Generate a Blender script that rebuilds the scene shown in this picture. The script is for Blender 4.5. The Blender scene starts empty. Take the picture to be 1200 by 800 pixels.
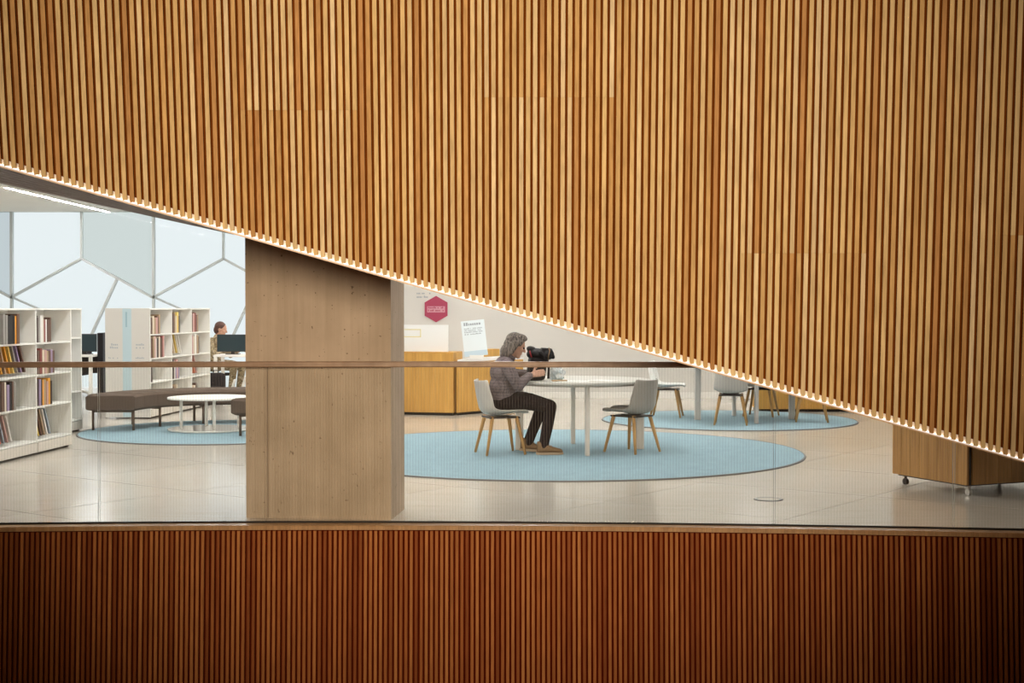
import bpy, bmesh, math, random
from mathutils import Vector, Matrix, Euler

# ------------------------------------------------------------------ camera, world, lights, exposure
scene = bpy.context.scene
C = scene.collection
F, HC, HY = 1650.0, 1.47, 361.0            # focal length in px (1200 px wide), camera height, horizon row
PITCH = math.atan((400 - HY) / F)
cam_d = bpy.data.cameras.new('camera'); cam = bpy.data.objects.new('camera', cam_d); C.objects.link(cam)
cam_d.sensor_width = 36.0; cam_d.lens = 36.0 * F / 1200.0; cam_d.clip_end = 200
cam.location = (0, 0, HC); cam.rotation_euler = (math.pi / 2 - PITCH, 0, 0)
scene.camera = cam
vs = scene.view_settings
vs.view_transform = 'Standard'; vs.look = 'None'; vs.gamma = 1.0; vs.exposure = 0.0; vs.use_curve_mapping = False
w = bpy.data.worlds.new('overcast_sky'); scene.world = w; w.use_nodes = True
bg = w.node_tree.nodes['Background']; bg.inputs[0].default_value = (.86, .91, .925, 1); bg.inputs[1].default_value = 1.0

def light(name, kind, loc, target, energy, color, **kw):
    d = bpy.data.lights.new(name, kind); d.energy = energy; d.color = color
    for k, v in kw.items(): setattr(d, k, v)
    o = bpy.data.objects.new(name, d); C.objects.link(o); o.location = loc
    o.rotation_euler = (Vector(target) - Vector(loc)).to_track_quat('-Z', 'Y').to_euler()
    return o
WARM = (1.0, .82, .60)
light('atrium_skylight', 'AREA', (0, 3.2, 9.3), (0, 4.2, 0), 110, (1.0, .9, .78), shape='RECTANGLE', size=5.0, size_y=3.0)
light('added_front_spot', 'SPOT', (-.2, -3.6, 2.2), (-.15, 7.0, 1.9), 4800, WARM, spot_size=math.radians(38), spot_blend=1.0, shadow_soft_size=.6)  # unseen spot added behind the camera for front light that fades towards the corners

def P(x, y, Y):
    """world point at depth Y seen at pixel (x, y)"""
    u, v = (x - 600) / F, (y - 400) / F
    c, s = math.cos(PITCH), math.sin(PITCH)
    d = Vector((u, c - v * s, -s - v * c))
    return Vector((0, 0, HC)) + d * (Y / d.y)

def G(x, y, z=0.0):
    u, v = (x - 600) / F, (y - 400) / F
    c, s = math.cos(PITCH), math.sin(PITCH)
    d = Vector((u, c - v * s, -s - v * c))
    return Vector((0, 0, HC)) + d * ((z - HC) / d.z)

# ------------------------------------------------------------------ helpers
def put(o, label=None, cat=None, group=None, kind=None):
    if label: o['label'] = label
    if cat: o['category'] = cat
    if group: o['group'] = group
    if kind: o['kind'] = kind
    return o

def obj(name, bm, m, parent=None, smooth=False):
    me = bpy.data.meshes.new(name); bm.normal_update(); bm.to_mesh(me); bm.free()
    for x in (m if isinstance(m, (list, tuple)) else [m]): me.materials.append(x)
    if smooth:
        for p in me.polygons: p.use_smooth = True
    return link(name, me, parent)

def link(name, me, parent=None):
    o = bpy.data.objects.new(name, me); C.objects.link(o)
    if parent: o.parent = parent
    return o

def thing(name, label, cat, loc=(0, 0, 0), rz=0.0, group=None):
    o = bpy.data.objects.new(name, None); C.objects.link(o)
    o.empty_display_size = .1
    o.location = loc; o.rotation_euler = (0, 0, rz)
    return put(o, label, cat, group)

def dup(root, loc, rz, label, group=None):
    def cp(o, par):
        c = o.copy(); C.objects.link(c); c.parent = par
        for ch in o.children: cp(ch, c)
        return c
    r = cp(root, None); r.location = loc; r.rotation_euler = (0, 0, rz); r['label'] = label
    if group: r['group'] = group
    elif 'group' in r: del r['group']
    return r

def NB(): return bmesh.new()

def box(bm, x0, x1, y0, y1, z0, z1, mi=0, bev=0.0, M=None):
    r = bmesh.ops.create_cube(bm, size=1.0)
    vv = r['verts']
    for v in vv:
        v.co = Vector(((x0 + x1) / 2 + v.co.x * (x1 - x0), (y0 + y1) / 2 + v.co.y * (y1 - y0), (z0 + z1) / 2 + v.co.z * (z1 - z0)))
    fs = list({f for v in vv for f in v.link_faces})
    for f in fs: f.material_index = mi
    if bev > 0:
        es = list({e for v in vv for e in v.link_edges})
        b = bmesh.ops.bevel(bm, geom=es, offset=bev, segments=2, affect='EDGES', profile=.5)
        vv = list({v for f in b['faces'] for v in f.verts} | {v for v in vv if v.is_valid})
    if M is not None:
        bmesh.ops.transform(bm, matrix=M, verts=[v for v in vv if v.is_valid])
    return bm

def tube(bm, pts, r, n=10, mi=0, caps=True, sq=None):
    """tube through points; r is one radius or one per point; sq=(a,b) scales the section along its two axes"""
    pts = [Vector(p) for p in pts]
    rs = r if isinstance(r, (list, tuple)) else [r] * len(pts)
    rings = []; ref = None
    for i, p in enumerate(pts):
        t = (pts[min(i + 1, len(pts) - 1)] - pts[max(i - 1, 0)]).normalized()
        if ref is None: ref = Vector((0, 0, 1)) if abs(t.z) < .9 else Vector((1, 0, 0))
        a = (ref - t * ref.dot(t)).normalized(); b = t.cross(a); ref = a
        sa, sb = sq or (1, 1)
        rings.append([bm.verts.new(p + (a * math.cos(2 * math.pi * k / n) * sa + b * math.sin(2 * math.pi * k / n) * sb) * rs[i]) for k in range(n)])
    for i in range(len(rings) - 1):
        for k in range(n):
            f = bm.faces.new((rings[i][k], rings[i][(k + 1) % n], rings[i + 1][(k + 1) % n], rings[i + 1][k])); f.material_index = mi
    if caps:
        bm.faces.new(list(reversed(rings[0]))).material_index = mi
        bm.faces.new(rings[-1]).material_index = mi
    return bm

def disc(bm, c, r, z0, z1, n=64, bev=0.0, mi=0):
    """solid round plate with eased edges"""
    prof = [(0, z0), (r - bev, z0), (r, z0 + bev), (r, z1 - bev), (r - bev, z1), (0, z1)] if bev else [(0, z0), (r, z0), (r, z1), (0, z1)]
    return lathe(bm, prof, c, n, mi)

def lathe(bm, prof, c=(0, 0), n=32, mi=0):
    rings = []
    for (r, z) in prof:
        if r < 1e-6: rings.append([bm.verts.new((c[0], c[1], z))])
        else: rings.append([bm.verts.new((c[0] + r * math.cos(2 * math.pi * k / n), c[1] + r * math.sin(2 * math.pi * k / n), z)) for k in range(n)])
    for a, b in zip(rings[:-1], rings[1:]):
        for k in range(n):
            k2 = (k + 1) % n
            if len(a) == 1 and len(b) > 1: f = bm.faces.new((a[0], b[k2], b[k]))
            elif len(b) == 1 and len(a) > 1: f = bm.faces.new((a[k], a[k2], b[0]))
            elif len(a) > 1: f = bm.faces.new((a[k], a[k2], b[k2], b[k]))
            else: continue
            f.material_index = mi
    return bm

def prism(bm, poly, z0, z1, mi=0):
    """vertical prism over a plan polygon (counter-clockwise)"""
    a = [bm.verts.new((p[0], p[1], z0)) for p in poly]; b = [bm.verts.new((p[0], p[1], z1)) for p in poly]
    n = len(poly)
    bm.faces.new(list(reversed(a))).material_index = mi; bm.faces.new(b).material_index = mi
    for k in range(n):
        bm.faces.new((a[k], a[(k + 1) % n], b[(k + 1) % n], b[k])).material_index = mi
    return bm

def loft(bm, sections, closed=True, mi=0):
    """sections: lists of points with equal count, each a closed ring; caps at both ends"""
    R = [[bm.verts.new(p) for p in s] for s in sections]
    n = len(R[0])
    for a, b in zip(R[:-1], R[1:]):
        for k in range(n):
            bm.faces.new((a[k], a[(k + 1) % n], b[(k + 1) % n], b[k])).material_index = mi
    bm.faces.new(list(reversed(R[0]))).material_index = mi; bm.faces.new(R[-1]).material_index = mi
    bmesh.ops.recalc_face_normals(bm, faces=bm.faces)
    return bm

# ------------------------------------------------------------------ materials
def mat(name, color, rough=.6, spec=.3, metal=0.0, emit=None, estr=0.0):
    m = bpy.data.materials.new(name); m.use_nodes = True
    b = m.node_tree.nodes['Principled BSDF']
    b.inputs['Base Color'].default_value = (*color, 1); b.inputs['Roughness'].default_value = rough
    b.inputs['Specular IOR Level'].default_value = spec; b.inputs['Metallic'].default_value = metal
    if emit: b.inputs['Emission Color'].default_value = (*emit, 1); b.inputs['Emission Strength'].default_value = estr
    return m

class NT:
    def __init__(s, m): s.t = m.node_tree; s.n = s.t.nodes; s.b = s.n['Principled BSDF']
    def new(s, typ, **kw):
        n = s.n.new(typ)
        for k, v in kw.items(): setattr(n, k, v)
        return n
    def lk(s, a, b): s.t.links.new(a, b)
    def math(s, op, a, b=None, c=None):
        n = s.new('ShaderNodeMath', operation=op)
        for i, v in enumerate((a, b, c)):
            if v is None: continue
            if isinstance(v, (int, float)): n.inputs[i].default_value = v
            else: s.lk(v, n.inputs[i])
        return n.outputs[0]
    def ramp(s, fac, stops):
        n = s.new('ShaderNodeValToRGB'); e = n.color_ramp.elements
        while len(e) < len(stops): e.new(.5)
        for el, (p, c) in zip(e, stops): el.position = p; el.color = (*c, 1)
        s.lk(fac, n.inputs[0]); return n.outputs[0]
    def noise(s, vec, scale, detail=3.0, rough=.55):
        n = s.new('ShaderNodeTexNoise'); n.inputs['Scale'].default_value = scale; n.inputs['Detail'].default_value = detail
        n.inputs['Roughness'].default_value = rough
        if vec is not None: s.lk(vec, n.inputs['Vector'])
        return n.outputs['Fac']
    def mapping(s, vec, scale=(1, 1, 1), rot=(0, 0, 0), loc=None):
        n = s.new('ShaderNodeMapping'); n.inputs['Scale'].default_value = scale; n.inputs['Rotation'].default_value = rot
        s.lk(vec, n.inputs['Vector'])
        if loc is not None: s.lk(loc, n.inputs['Location'])
        return n.outputs[0]
    def mix(s, fac, a, b, typ='MIX'):
        n = s.new('ShaderNodeMix', data_type='RGBA', blend_type=typ)
        if isinstance(fac, (int, float)): n.inputs[0].default_value = fac
        else: s.lk(fac, n.inputs[0])
        for i, v in ((6, a), (7, b)):
            if isinstance(v, tuple): n.inputs[i].default_value = (*v, 1)
            else: s.lk(v, n.inputs[i])
        return n.outputs[2]
    def bump(s, h, strength, dist):
        n = s.new('ShaderNodeBump'); n.inputs['Strength'].default_value = strength; n.inputs['Distance'].default_value = dist
        s.lk(h, n.inputs['Height']); s.lk(n.outputs[0], s.b.inputs['Normal'])

def wood_slat(name, stops, rough=.45, spec=.3, grain=(90, 90, 3.0), dark=.72):
    """timber whose tone changes from piece to piece, with long grain"""
    m = mat(name, (.5, .3, .1), rough, spec); t = NT(m)
    info = t.new('ShaderNodeObjectInfo'); geo = t.new('ShaderNodeNewGeometry')
    off = t.math('MULTIPLY', info.outputs['Random'], 37.0)
    comb = t.new('ShaderNodeCombineXYZ'); t.lk(off, comb.inputs[0]); t.lk(off, comb.inputs[2])
    v = t.mapping(geo.outputs['Position'], grain, loc=comb.outputs[0])
    g = t.noise(v, 1.0, 4.0); base = t.ramp(info.outputs['Random'], stops)
    v2 = t.mapping(geo.outputs['Position'], (14, 14, 1.1), loc=comb.outputs[0])
    g2 = t.noise(v2, 1.0, 2.0)
    k = t.ramp(g, [(.3, (dark,) * 3), (.65, (1, 1, 1))]); k2 = t.ramp(g2, [(.3, (.82, .76, .70)), (.7, (1.05, 1.03, 1.0))])
    col = t.mix(1.0, base, k, 'MULTIPLY'); col = t.mix(1.0, col, k2, 'MULTIPLY')
    t.lk(col, t.b.inputs['Base Color']); t.bump(g, .15, .002)
    return m

M = {}
M['slat_upper'] = wood_slat('oak_slat', [(0, (.56, .29, .11)), (.18, (.66, .40, .16)), (.5, (.76, .53, .25)), (.85, (.81, .60, .32)), (1, (.85, .67, .42))], .6, .08)
M['slat_lower'] = wood_slat('shaded_oak_slat', [(0, (.36, .105, .030)), (.4, (.52, .18, .054)), (1, (.66, .275, .092))], .6, .08)  # same oak as the upper slats, dimmer light painted in as darker, redder tones
M['backing'] = wood_slat('dark_backing', [(0, (.17, .045, .006)), (1, (.17, .045, .006))], .9, .0)
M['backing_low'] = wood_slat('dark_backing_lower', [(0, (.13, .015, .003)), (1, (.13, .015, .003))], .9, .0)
M['nosing'] = wood_slat('oak_nosing', [(0, (.62, .37, .18)), (1, (.62, .37, .18))], .35)
M['soffit'] = wood_slat('walnut_soffit', [(0, (.42, .31, .26)), (1, (.42, .31, .26))], .5)
M['rail'] = wood_slat('handrail_timber', [(0, (.46, .31, .21)), (1, (.46, .31, .21))], .4, .3, (6, 80, 80))
M['atrium'] = wood_slat('atrium_timber', [(0, (.25, .12, .05)), (1, (.25, .12, .05))])
M['oak'] = wood_slat('cabinet_oak', [(0, (.62, .34, .085)), (1, (.66, .38, .10))], .5, .25, (45, 45, 2.0), .85)
M['oak_front'] = wood_slat('cabinet_oak_front', [(0, (.50, .27, .09)), (1, (.54, .30, .10))], .45, .3, (60, 60, 2.0), .8)
M['leg_oak'] = wood_slat('leg_oak', [(0, (.52, .30, .11)), (1, (.60, .36, .15))], .5, .25, (60, 60, 6))
M['led'] = mat('led_diffuser', (.6, .55, .5), .5, .2, emit=(1.0, .86, .74), estr=3.2)
M['lip'] = mat('acrylic_lip', (.5, .46, .43), .5, .2, emit=(1.0, .84, .72), estr=.50)
M['reflector'] = mat('white_reflector', (.80, .74, .66), .7, .1)
M['lamp'] = mat('lamp_diffuser', (.95, .95, .93), .5, .2, emit=(1.0, .982, .95), estr=182.0)
M['white'] = mat('white_laminate', (.82, .80, .76), .45, .3)
M['shelf_white'] = mat('shelf_white', (.82, .81, .77), .5, .3)
M['plinth'] = mat('plinth_beige', (.66, .61, .54), .5, .3)
M['table_leg'] = mat('table_leg_white', (.60, .56, .52), .45, .3)
M['table_top'] = mat('table_laminate', (.62, .595, .55), .45, .3)
M['dark'] = mat('dark_gap', (.03, .025, .022), .6, .2)
M['dark_metal'] = mat('dark_metal', (.05, .04, .035), .4, .4, .3)
M['steel'] = mat('brushed_steel', (.62, .60, .56), .3, .5, .8)
M['bronze'] = mat('bronze_leg', (.16, .11, .08), .45, .4, .3)
M['black'] = mat('black_nylon', (.014, .011, .011), .6, .25)
M['screen'] = mat('monitor_screen', (.018, .035, .042), .35, .3)

def fabric(name, c, scale=300, amp=.18, rough=.9, bump=.2):
    m = mat(name, c, rough, .1); t = NT(m); geo = t.new('ShaderNodeTexCoord')
    n = t.noise(geo.outputs['Object'], scale, 2.0); n2 = t.noise(geo.outputs['Object'], 6.0, 3.0)
    col = t.mix(1.0, c, t.ramp(n, [(.3, (1 - amp,) * 3), (.7, (1 + amp * .4,) * 3)]), 'MULTIPLY')
    col = t.mix(1.0, col, t.ramp(n2, [(.3, (.92,) * 3), (.7, (1.03,) * 3)]), 'MULTIPLY')
    t.lk(col, t.b.inputs['Base Color']); t.bump(n, bump, .003)
    return m
M['rug'] = fabric('blue_rug', (.30, .435, .50), 140, .25)
M['rug_edge'] = mat('rug_binding', (.20, .20, .20), .9, .1)
M['bench'] = fabric('bench_fabric', (.13, .095, .075), 200, .2)
M['pad'] = fabric('seat_pad_fabric', (.30, .27, .25), 250, .25)
M['trousers'] = fabric('dark_trousers', (.026, .017, .016), 60, .25)
M['navy'] = fabric('dark_clothes', (.025, .02, .022), 60, .25)
M['suede'] = fabric('tan_suede', (.25, .155, .085), 120, .25)
M['sole'] = mat('shoe_sole', (.42, .32, .22), .7, .2)
M['skin'] = mat('skin', (.52, .30, .21), .55, .3)
M['grey_shell'] = mat('grey_plastic', (.50, .46, .415), .45, .35)
M['taupe_shell'] = mat('taupe_plastic', (.37, .335, .30), .45, .35)
M['white_shell'] = mat('white_plastic', (.80, .79, .76), .4, .35)

def hair_mat(name, a, b):
    m = mat(name, a, .55, .3); t = NT(m); tc = t.new('ShaderNodeTexCoord')
    n = t.noise(t.mapping(tc.outputs['Object'], (90, 90, 14)), 1.0, 3.0)
    t.lk(t.ramp(n, [(.35, a), (.65, b)]), t.b.inputs['Base Color']); t.bump(n, .6, .006)
    return m
M['grey_hair'] = hair_mat('grey_hair', (.045, .035, .03), (.23, .19, .16))
M['brown_hair'] = hair_mat('brown_hair', (.05, .022, .015), (.11, .05, .035))

def plaid():
    m = mat('plaid_shirt', (.2, .17, .17), .9, .1); t = NT(m); tc = t.new('ShaderNodeTexCoord')
    s = t.new('ShaderNodeSeparateXYZ'); t.lk(tc.outputs['Object'], s.inputs[0])
    a = t.math('SINE', t.math('MULTIPLY', t.math('ADD', s.outputs[0], s.outputs[1]), 210.0))
    b = t.math('SINE', t.math('MULTIPLY', s.outputs[2], 210.0))
    k = t.math('ADD', t.math('MULTIPLY', t.math('GREATER_THAN', a, .3), .5), t.math('MULTIPLY', t.math('GREATER_THAN', b, .3), .5))
    n = t.noise(tc.outputs['Object'], 60, 2.0)
    col = t.ramp(k, [(0, (.205, .165, .165)), (.5, (.17, .135, .14)), (1, (.125, .10, .105))])
    t.lk(t.mix(1.0, col, t.ramp(n, [(.3, (.8,) * 3), (.7, (1.1,) * 3)]), 'MULTIPLY'), t.b.inputs['Base Color'])
    return m
M['plaid'] = plaid()

def camo():
    m = mat('camouflage_cloth', (.3, .25, .15), .9, .1); t = NT(m); tc = t.new('ShaderNodeTexCoord')
    n = t.noise(tc.outputs['Object'], 22, 2.0); n2 = t.noise(t.mapping(tc.outputs['Object'], (1, 1, 1), (1, 2, 3)), 38, 2.0)
    a = t.ramp(n, [(.42, (.36, .28, .17)), (.5, (.20, .15, .085)), (.58, (.44, .36, .25))])
    t.lk(t.mix(t.math('GREATER_THAN', n2, .6), a, (.10, .08, .05)), t.b.inputs['Base Color'])
    return m
M['camo'] = camo()

def floor_mat():
    m = mat('pale_floor', (.6, .53, .44), .16, .6); t = NT(m)
    geo = t.new('ShaderNodeNewGeometry'); info = t.new('ShaderNodeObjectInfo')
    v = t.mapping(geo.outputs['Position'], (1.3, 11, 1), (0, 0, math.radians(12)))
    n = t.noise(v, 1.6, 5.0, .6); n2 = t.noise(geo.outputs['Position'], .7, 3.0)
    col = t.ramp(n, [(.3, (.545, .49, .42)), (.5, (.625, .575, .505)), (.72, (.68, .63, .565))])
    col = t.mix(1.0, col, t.ramp(n2, [(.3, (.94, .93, .92)), (.7, (1.03, 1.03, 1.03))]), 'MULTIPLY')
    col = t.mix(1.0, col, t.ramp(info.outputs['Random'], [(0, (.95, .945, .94)), (1, (1.02, 1.02, 1.02))]), 'MULTIPLY')
    t.lk(col, t.b.inputs['Base Color'])
    t.lk(t.ramp(n, [(.3, (.20,) * 3), (.7, (.13,) * 3)]), t.b.inputs['Roughness'])
    return m
M['floor'] = floor_mat()
M['joint'] = mat('floor_joint', (.42, .37, .31), .8, .1)

def concrete():
    m = mat('board_marked_concrete', (.45, .33, .23), .8, .2); t = NT(m); tc = t.new('ShaderNodeTexCoord')
    n = t.noise(t.mapping(tc.outputs['Object'], (26, 26, .9)), 1.0, 4.0); n2 = t.noise(tc.outputs['Object'], 3.0, 4.0)
    n3 = t.noise(tc.outputs['Object'], 42.0, 1.0)
    col = t.ramp(n, [(.3, (.52, .405, .30)), (.7, (.61, .485, .37))])
    col = t.mix(1.0, col, t.ramp(n2, [(.3, (.86, .85, .83)), (.7, (1.05, 1.05, 1.05))]), 'MULTIPLY')
    col = t.mix(1.0, col, t.ramp(n3, [(.24, (.45, .42, .4)), (.27, (1, 1, 1))]), 'MULTIPLY')
    t.lk(col, t.b.inputs['Base Color']); t.bump(n, .25, .004)
    return m
M['concrete'] = concrete()

def wall_mat(name, c):
    m = mat(name, c, .8, .2); t = NT(m); geo = t.new('ShaderNodeNewGeometry')
    n = t.noise(geo.outputs['Position'], 1.2, 3.0)
    t.lk(t.mix(1.0, c, t.ramp(n, [(.3, (.97,) * 3), (.7, (1.02,) * 3)]), 'MULTIPLY'), t.b.inputs['Base Color'])
    return m
M['wall'] = wall_mat('white_wall', (.68, .66, .62))
M['ceiling'] = wall_mat('pale_ceiling', (.66, .65, .60))

def glass_mat(name, tint, stripes=0.0, gloss=.05):
    m = bpy.data.materials.new(name); m.use_nodes = True; t = NT(m); n = t.n; out = n['Material Output']
    n.remove(t.b)
    tr = n.new('ShaderNodeBsdfTransparent'); tr.inputs[0].default_value = (*tint, 1)
    gl = n.new('ShaderNodeBsdfGlossy'); gl.inputs['Roughness'].default_value = .02; gl.inputs[0].default_value = (1, 1, 1, 1)
    fr = n.new('ShaderNodeFresnel'); fr.inputs[0].default_value = 1.35
    mx = n.new('ShaderNodeMixShader'); t.lk(t.math('MULTIPLY', fr.outputs[0], gloss * 20), mx.inputs[0]); t.lk(tr.outputs[0], mx.inputs[1]); t.lk(gl.outputs[0], mx.inputs[2])
    last = mx.outputs[0]
    if stripes:  # faint pale vertical lines across the glass
        geo = n.new('ShaderNodeNewGeometry'); s = n.new('ShaderNodeSeparateXYZ'); t.lk(geo.outputs['Position'], s.inputs[0])
        f = t.math('FRACT', t.math('MULTIPLY', s.outputs[0], 1 / .0195))
        k = t.math('MULTIPLY', t.math('LESS_THAN', f, .38), stripes)
        df = n.new('ShaderNodeBsdfDiffuse'); df.inputs[0].default_value = (.75, .70, .62, 1)
        m2 = n.new('ShaderNodeMixShader'); t.lk(k, m2.inputs[0]); t.lk(last, m2.inputs[1]); t.lk(df.outputs[0], m2.inputs[2]); last = m2.outputs[0]
    t.lk(last, out.inputs[0]); return m
M['glass'] = glass_mat('balustrade_glass', (.985, .99, .985), .045, .03)
M['glass_edge'] = mat('glass_edge', (.30, .30, .27), .2, .5)
M['pane_clear'] = glass_mat('pane_clear', (.97, .985, .985), gloss=.002)
M['pane_frit'] = glass_mat('pane_fritted', (.85, .875, .86), gloss=.002)
M['pane_grey'] = glass_mat('pane_grey', (.79, .82, .83), gloss=.002)
M['mullion'] = mat('pale_mullion', (.42, .45, .45), .5, .3)

def alpha_mat(name, c, a, rough=.3):
    m = mat(name, c, rough, .5); m.node_tree.nodes['Principled BSDF'].inputs['Alpha'].default_value = a; return m

# ------------------------------------------------------------------ the setting: floor of separate slabs
def edge_y(X): return 9.64 - .0162 * (X + 1.2) ** 2          # curved floor edge above the atrium
XL, XR, YB = -10.5, 8.5, 26.0
floor_bm = NB()
N = 48
xs = [XL + (XR - XL) * i / N for i in range(N + 1)]
poly = [(x, edge_y(max(-6, min(6, x)))) for x in xs] + [(XR, YB), (XL, YB)]
prism(floor_bm, poly, -.35, -.004)
bmesh.ops.triangulate(floor_bm, faces=[f for f in floor_bm.faces if len(f.verts) > 4])
floor = put(obj('floor', floor_bm, M['joint']), 'pale beige stone floor of the library level laid in big slabs', 'floor', kind='structure')
# slabs laid diagonally, cut to the floor outline
ang = math.radians(53); T = 1.5; gap = .0035
ux, uy = Vector((math.cos(ang), math.sin(ang))), Vector((-math.sin(ang), math.cos(ang)))
org = Vector((.71, 10.68))
def clip(poly, inside, inter):
    out = []
    for i in range(len(poly)):
        a, b = poly[i], poly[(i + 1) % len(poly)]
        ia, ib = inside(a), inside(b)
        if ia: out.append(a)
        if ia != ib: out.append(inter(a, b))
    return out
def cut(poly, n, d):
    return clip(poly, lambda p: p.dot(n) >= d, lambda a, b: a + (b - a) * ((d - a.dot(n)) / ((b - a).dot(n))))
def slab(pl):
    for n, d in ((Vector((1, 0)), XL), (Vector((-1, 0)), -XR), (Vector((0, -1)), -YB)):
        pl = cut(pl, n, d)
        if len(pl) < 3: return None
    if min(p.y for p in pl) < 9.7:
        q = []                                                     # refine edges, then clip by the curved edge
        for i in range(len(pl)):
            a, b = pl[i], pl[(i + 1) % len(pl)]
            q += [a + (b - a) * k / 8 for k in range(8)]
        ey = lambda p: edge_y(max(-6, min(6, p.x)))
        ins = lambda p: p.y >= ey(p) + .001
        if not any(ins(p) for p in q): return None
        def inter(a, b):
            lo, hi = (a, b) if ins(a) else (b, a)
            for _ in range(18):
                m = (lo + hi) / 2
                if ins(m): lo = m
                else: hi = m
            return lo
        q = clip(q, ins, inter)
        pl = q
    return pl if len(pl) >= 3 else None
for i in range(-16, 18):
    for j in range(-14, 18):
        c = org + ux * (i * T) + uy * (j * T)
        pl = [c + ux * gap + uy * gap, c + ux * (T - gap) + uy * gap, c + ux * (T - gap) + uy * (T - gap), c + ux * gap + uy * (T - gap)]
        if max(p.y for p in pl) < 9.0 or min(p.y for p in pl) > YB or max(p.x for p in pl) < XL or min(p.x for p in pl) > XR: continue
        pl = slab(pl)
        if not pl: continue
        A = abs(sum(pl[k].x * pl[(k + 1) % len(pl)].y - pl[(k + 1) % len(pl)].x * pl[k].y for k in range(len(pl)))) / 2
        if A < .02: continue
        bm = NB(); prism(bm, pl, -.02, 0)
        obj('floor_slab', bm, M['floor'], floor)

# back wall, side walls, ceiling
WY = 22.9
bm = NB(); box(bm, -2.6, XR, WY, WY + .2, 0, 3.25)
wall_back = put(obj('wall_back', bm, M['wall']), 'plain white back wall of the reading area', 'wall', kind='structure')
bm = NB(); box(bm, -2.59, XR, WY - .02, WY, 0, .1, bev=.004)
put(obj('baseboard_back', bm, M['white']), 'low white baseboard along the back wall', 'baseboard', kind='structure')
bm = NB(); box(bm, -2.6, -2.4, WY + .2, YB, 0, 3.25)
put(obj('wall_return', bm, M['wall']), 'short white return wall beside the tall windows', 'wall', kind='structure')
bm = NB(); box(bm, XL - .2, XL, 9.0, YB + .2, 0, 3.25)
put(obj('wall_left', bm, M['wall']), 'white side wall beyond the bookshelves', 'wall', kind='structure')
bm = NB(); box(bm, XR, XR + .2, 8.0, WY + .2, 0, 3.25)
put(obj('wall_right', bm, M['wall']), 'white side wall behind the timber cabinets', 'wall', kind='structure')
bm = NB(); prism(bm, [(x, edge_y(max(-6, min(6, x)))) for x in xs] + [(XR, YB + .2), (XL, YB + .2)], 3.25, 3.65)
bmesh.ops.triangulate(bm, faces=[f for f in bm.faces if len(f.verts) > 4])
put(obj('ceiling', bm, M['ceiling']), 'pale grey ceiling above the library level', 'ceiling', kind='structure')

# window wall: hexagonal glazing, each pane and mullion its own piece (outlines measured at the wall's depth)
win = thing('window_1', 'tall bright window wall with pale hexagonal mullions', 'window', (0, 0, 0)); win['kind'] = 'structure'
del win['category']; win['category'] = 'window'
def W(x, y):
    p = P(x, y, YB); return Vector((p.x, p.z))
PX = 83.3                                                         # hexagon half pitch in picture px at the wall
def hexgrid():
    panes, bars = [], []
    for k in range(-3, 4):
        xa = 13 + k * 166.5                                       # low valley of a "V" row
        A, B, D = (xa, 348), (xa + 82, 303), (xa + 166.5, 349)
        panes.append(([(xa, 190), (xa + 82, 190), B, A], 'pane_clear' if k != 100 else 'pane_grey'))
        panes.append(([(xa + 82, 190), (xa + 166.5, 190), D, B], 'pane_frit' if k in (0, -2, 2) else ('pane_grey' if k == -1 else 'pane_clear')))
        mid = (xa + 124, 326); low = (xa + 60, 466)
        panes.append(([A, B, mid, low, (xa, 466)], 'pane_clear'))
        panes.append(([mid, D, (xa + 166.5, 466), low], 'pane_clear'))
        bars += [((xa, 190), A, 3.0), ((xa + 82, 190), B, 2.2), (A, B, 2.6), (B, D, 2.6), (mid, low, 2.6), (A, (xa, 466), 2.4), (A, (xa + 60, 374), 2.0)]
    return panes, bars
panes, bars = hexgrid()
def wclip(pl):
    for n, d in ((Vector((1, 0)), XL), (Vector((-1, 0)), 2.6), (Vector((0, 1)), .02), (Vector((0, -1)), -3.25)):
        pl = cut(pl, n, d)
        if len(pl) < 3: return None
    return pl
for pl, mn in panes:
    q = wclip([W(*p) for p in pl])
    if not q: continue
    bm = NB()
    a = [bm.verts.new((p.x, YB + .04, p.y)) for p in q]; b = [bm.verts.new((p.x, YB + .055, p.y)) for p in q]
    bm.faces.new(a); bm.faces.new(list(reversed(b)))
    for k in range(len(q)): bm.faces.new((a[k], b[k], b[(k + 1) % len(q)], a[(k + 1) % len(q)]))
    bmesh.ops.recalc_face_normals(bm, faces=bm.faces)
    obj('pane', bm, M[mn], win)
for a, b, wpx in bars:
    p, q = W(*a), W(*b); hw = wpx / 2 * YB / F
    d = (q - p).normalized(); nn = Vector((-d.y, d.x)) * hw
    pl = wclip([p + nn, p - nn, q - nn, q + nn])
    if not pl: continue
    bm = NB()
    A = [bm.verts.new((v.x, YB - .01, v.y)) for v in pl]; Bv = [bm.verts.new((v.x, YB + .08, v.y)) for v in pl]
    bm.faces.new(A); bm.faces.new(list(reversed(Bv)))
    for k in range(len(pl)): bm.faces.new((A[k], Bv[k], Bv[(k + 1) % len(pl)], A[(k + 1) % len(pl)]))
    bmesh.ops.recalc_face_normals(bm, faces=bm.faces)
    obj('mullion', bm, M['mullion'], win)

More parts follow.
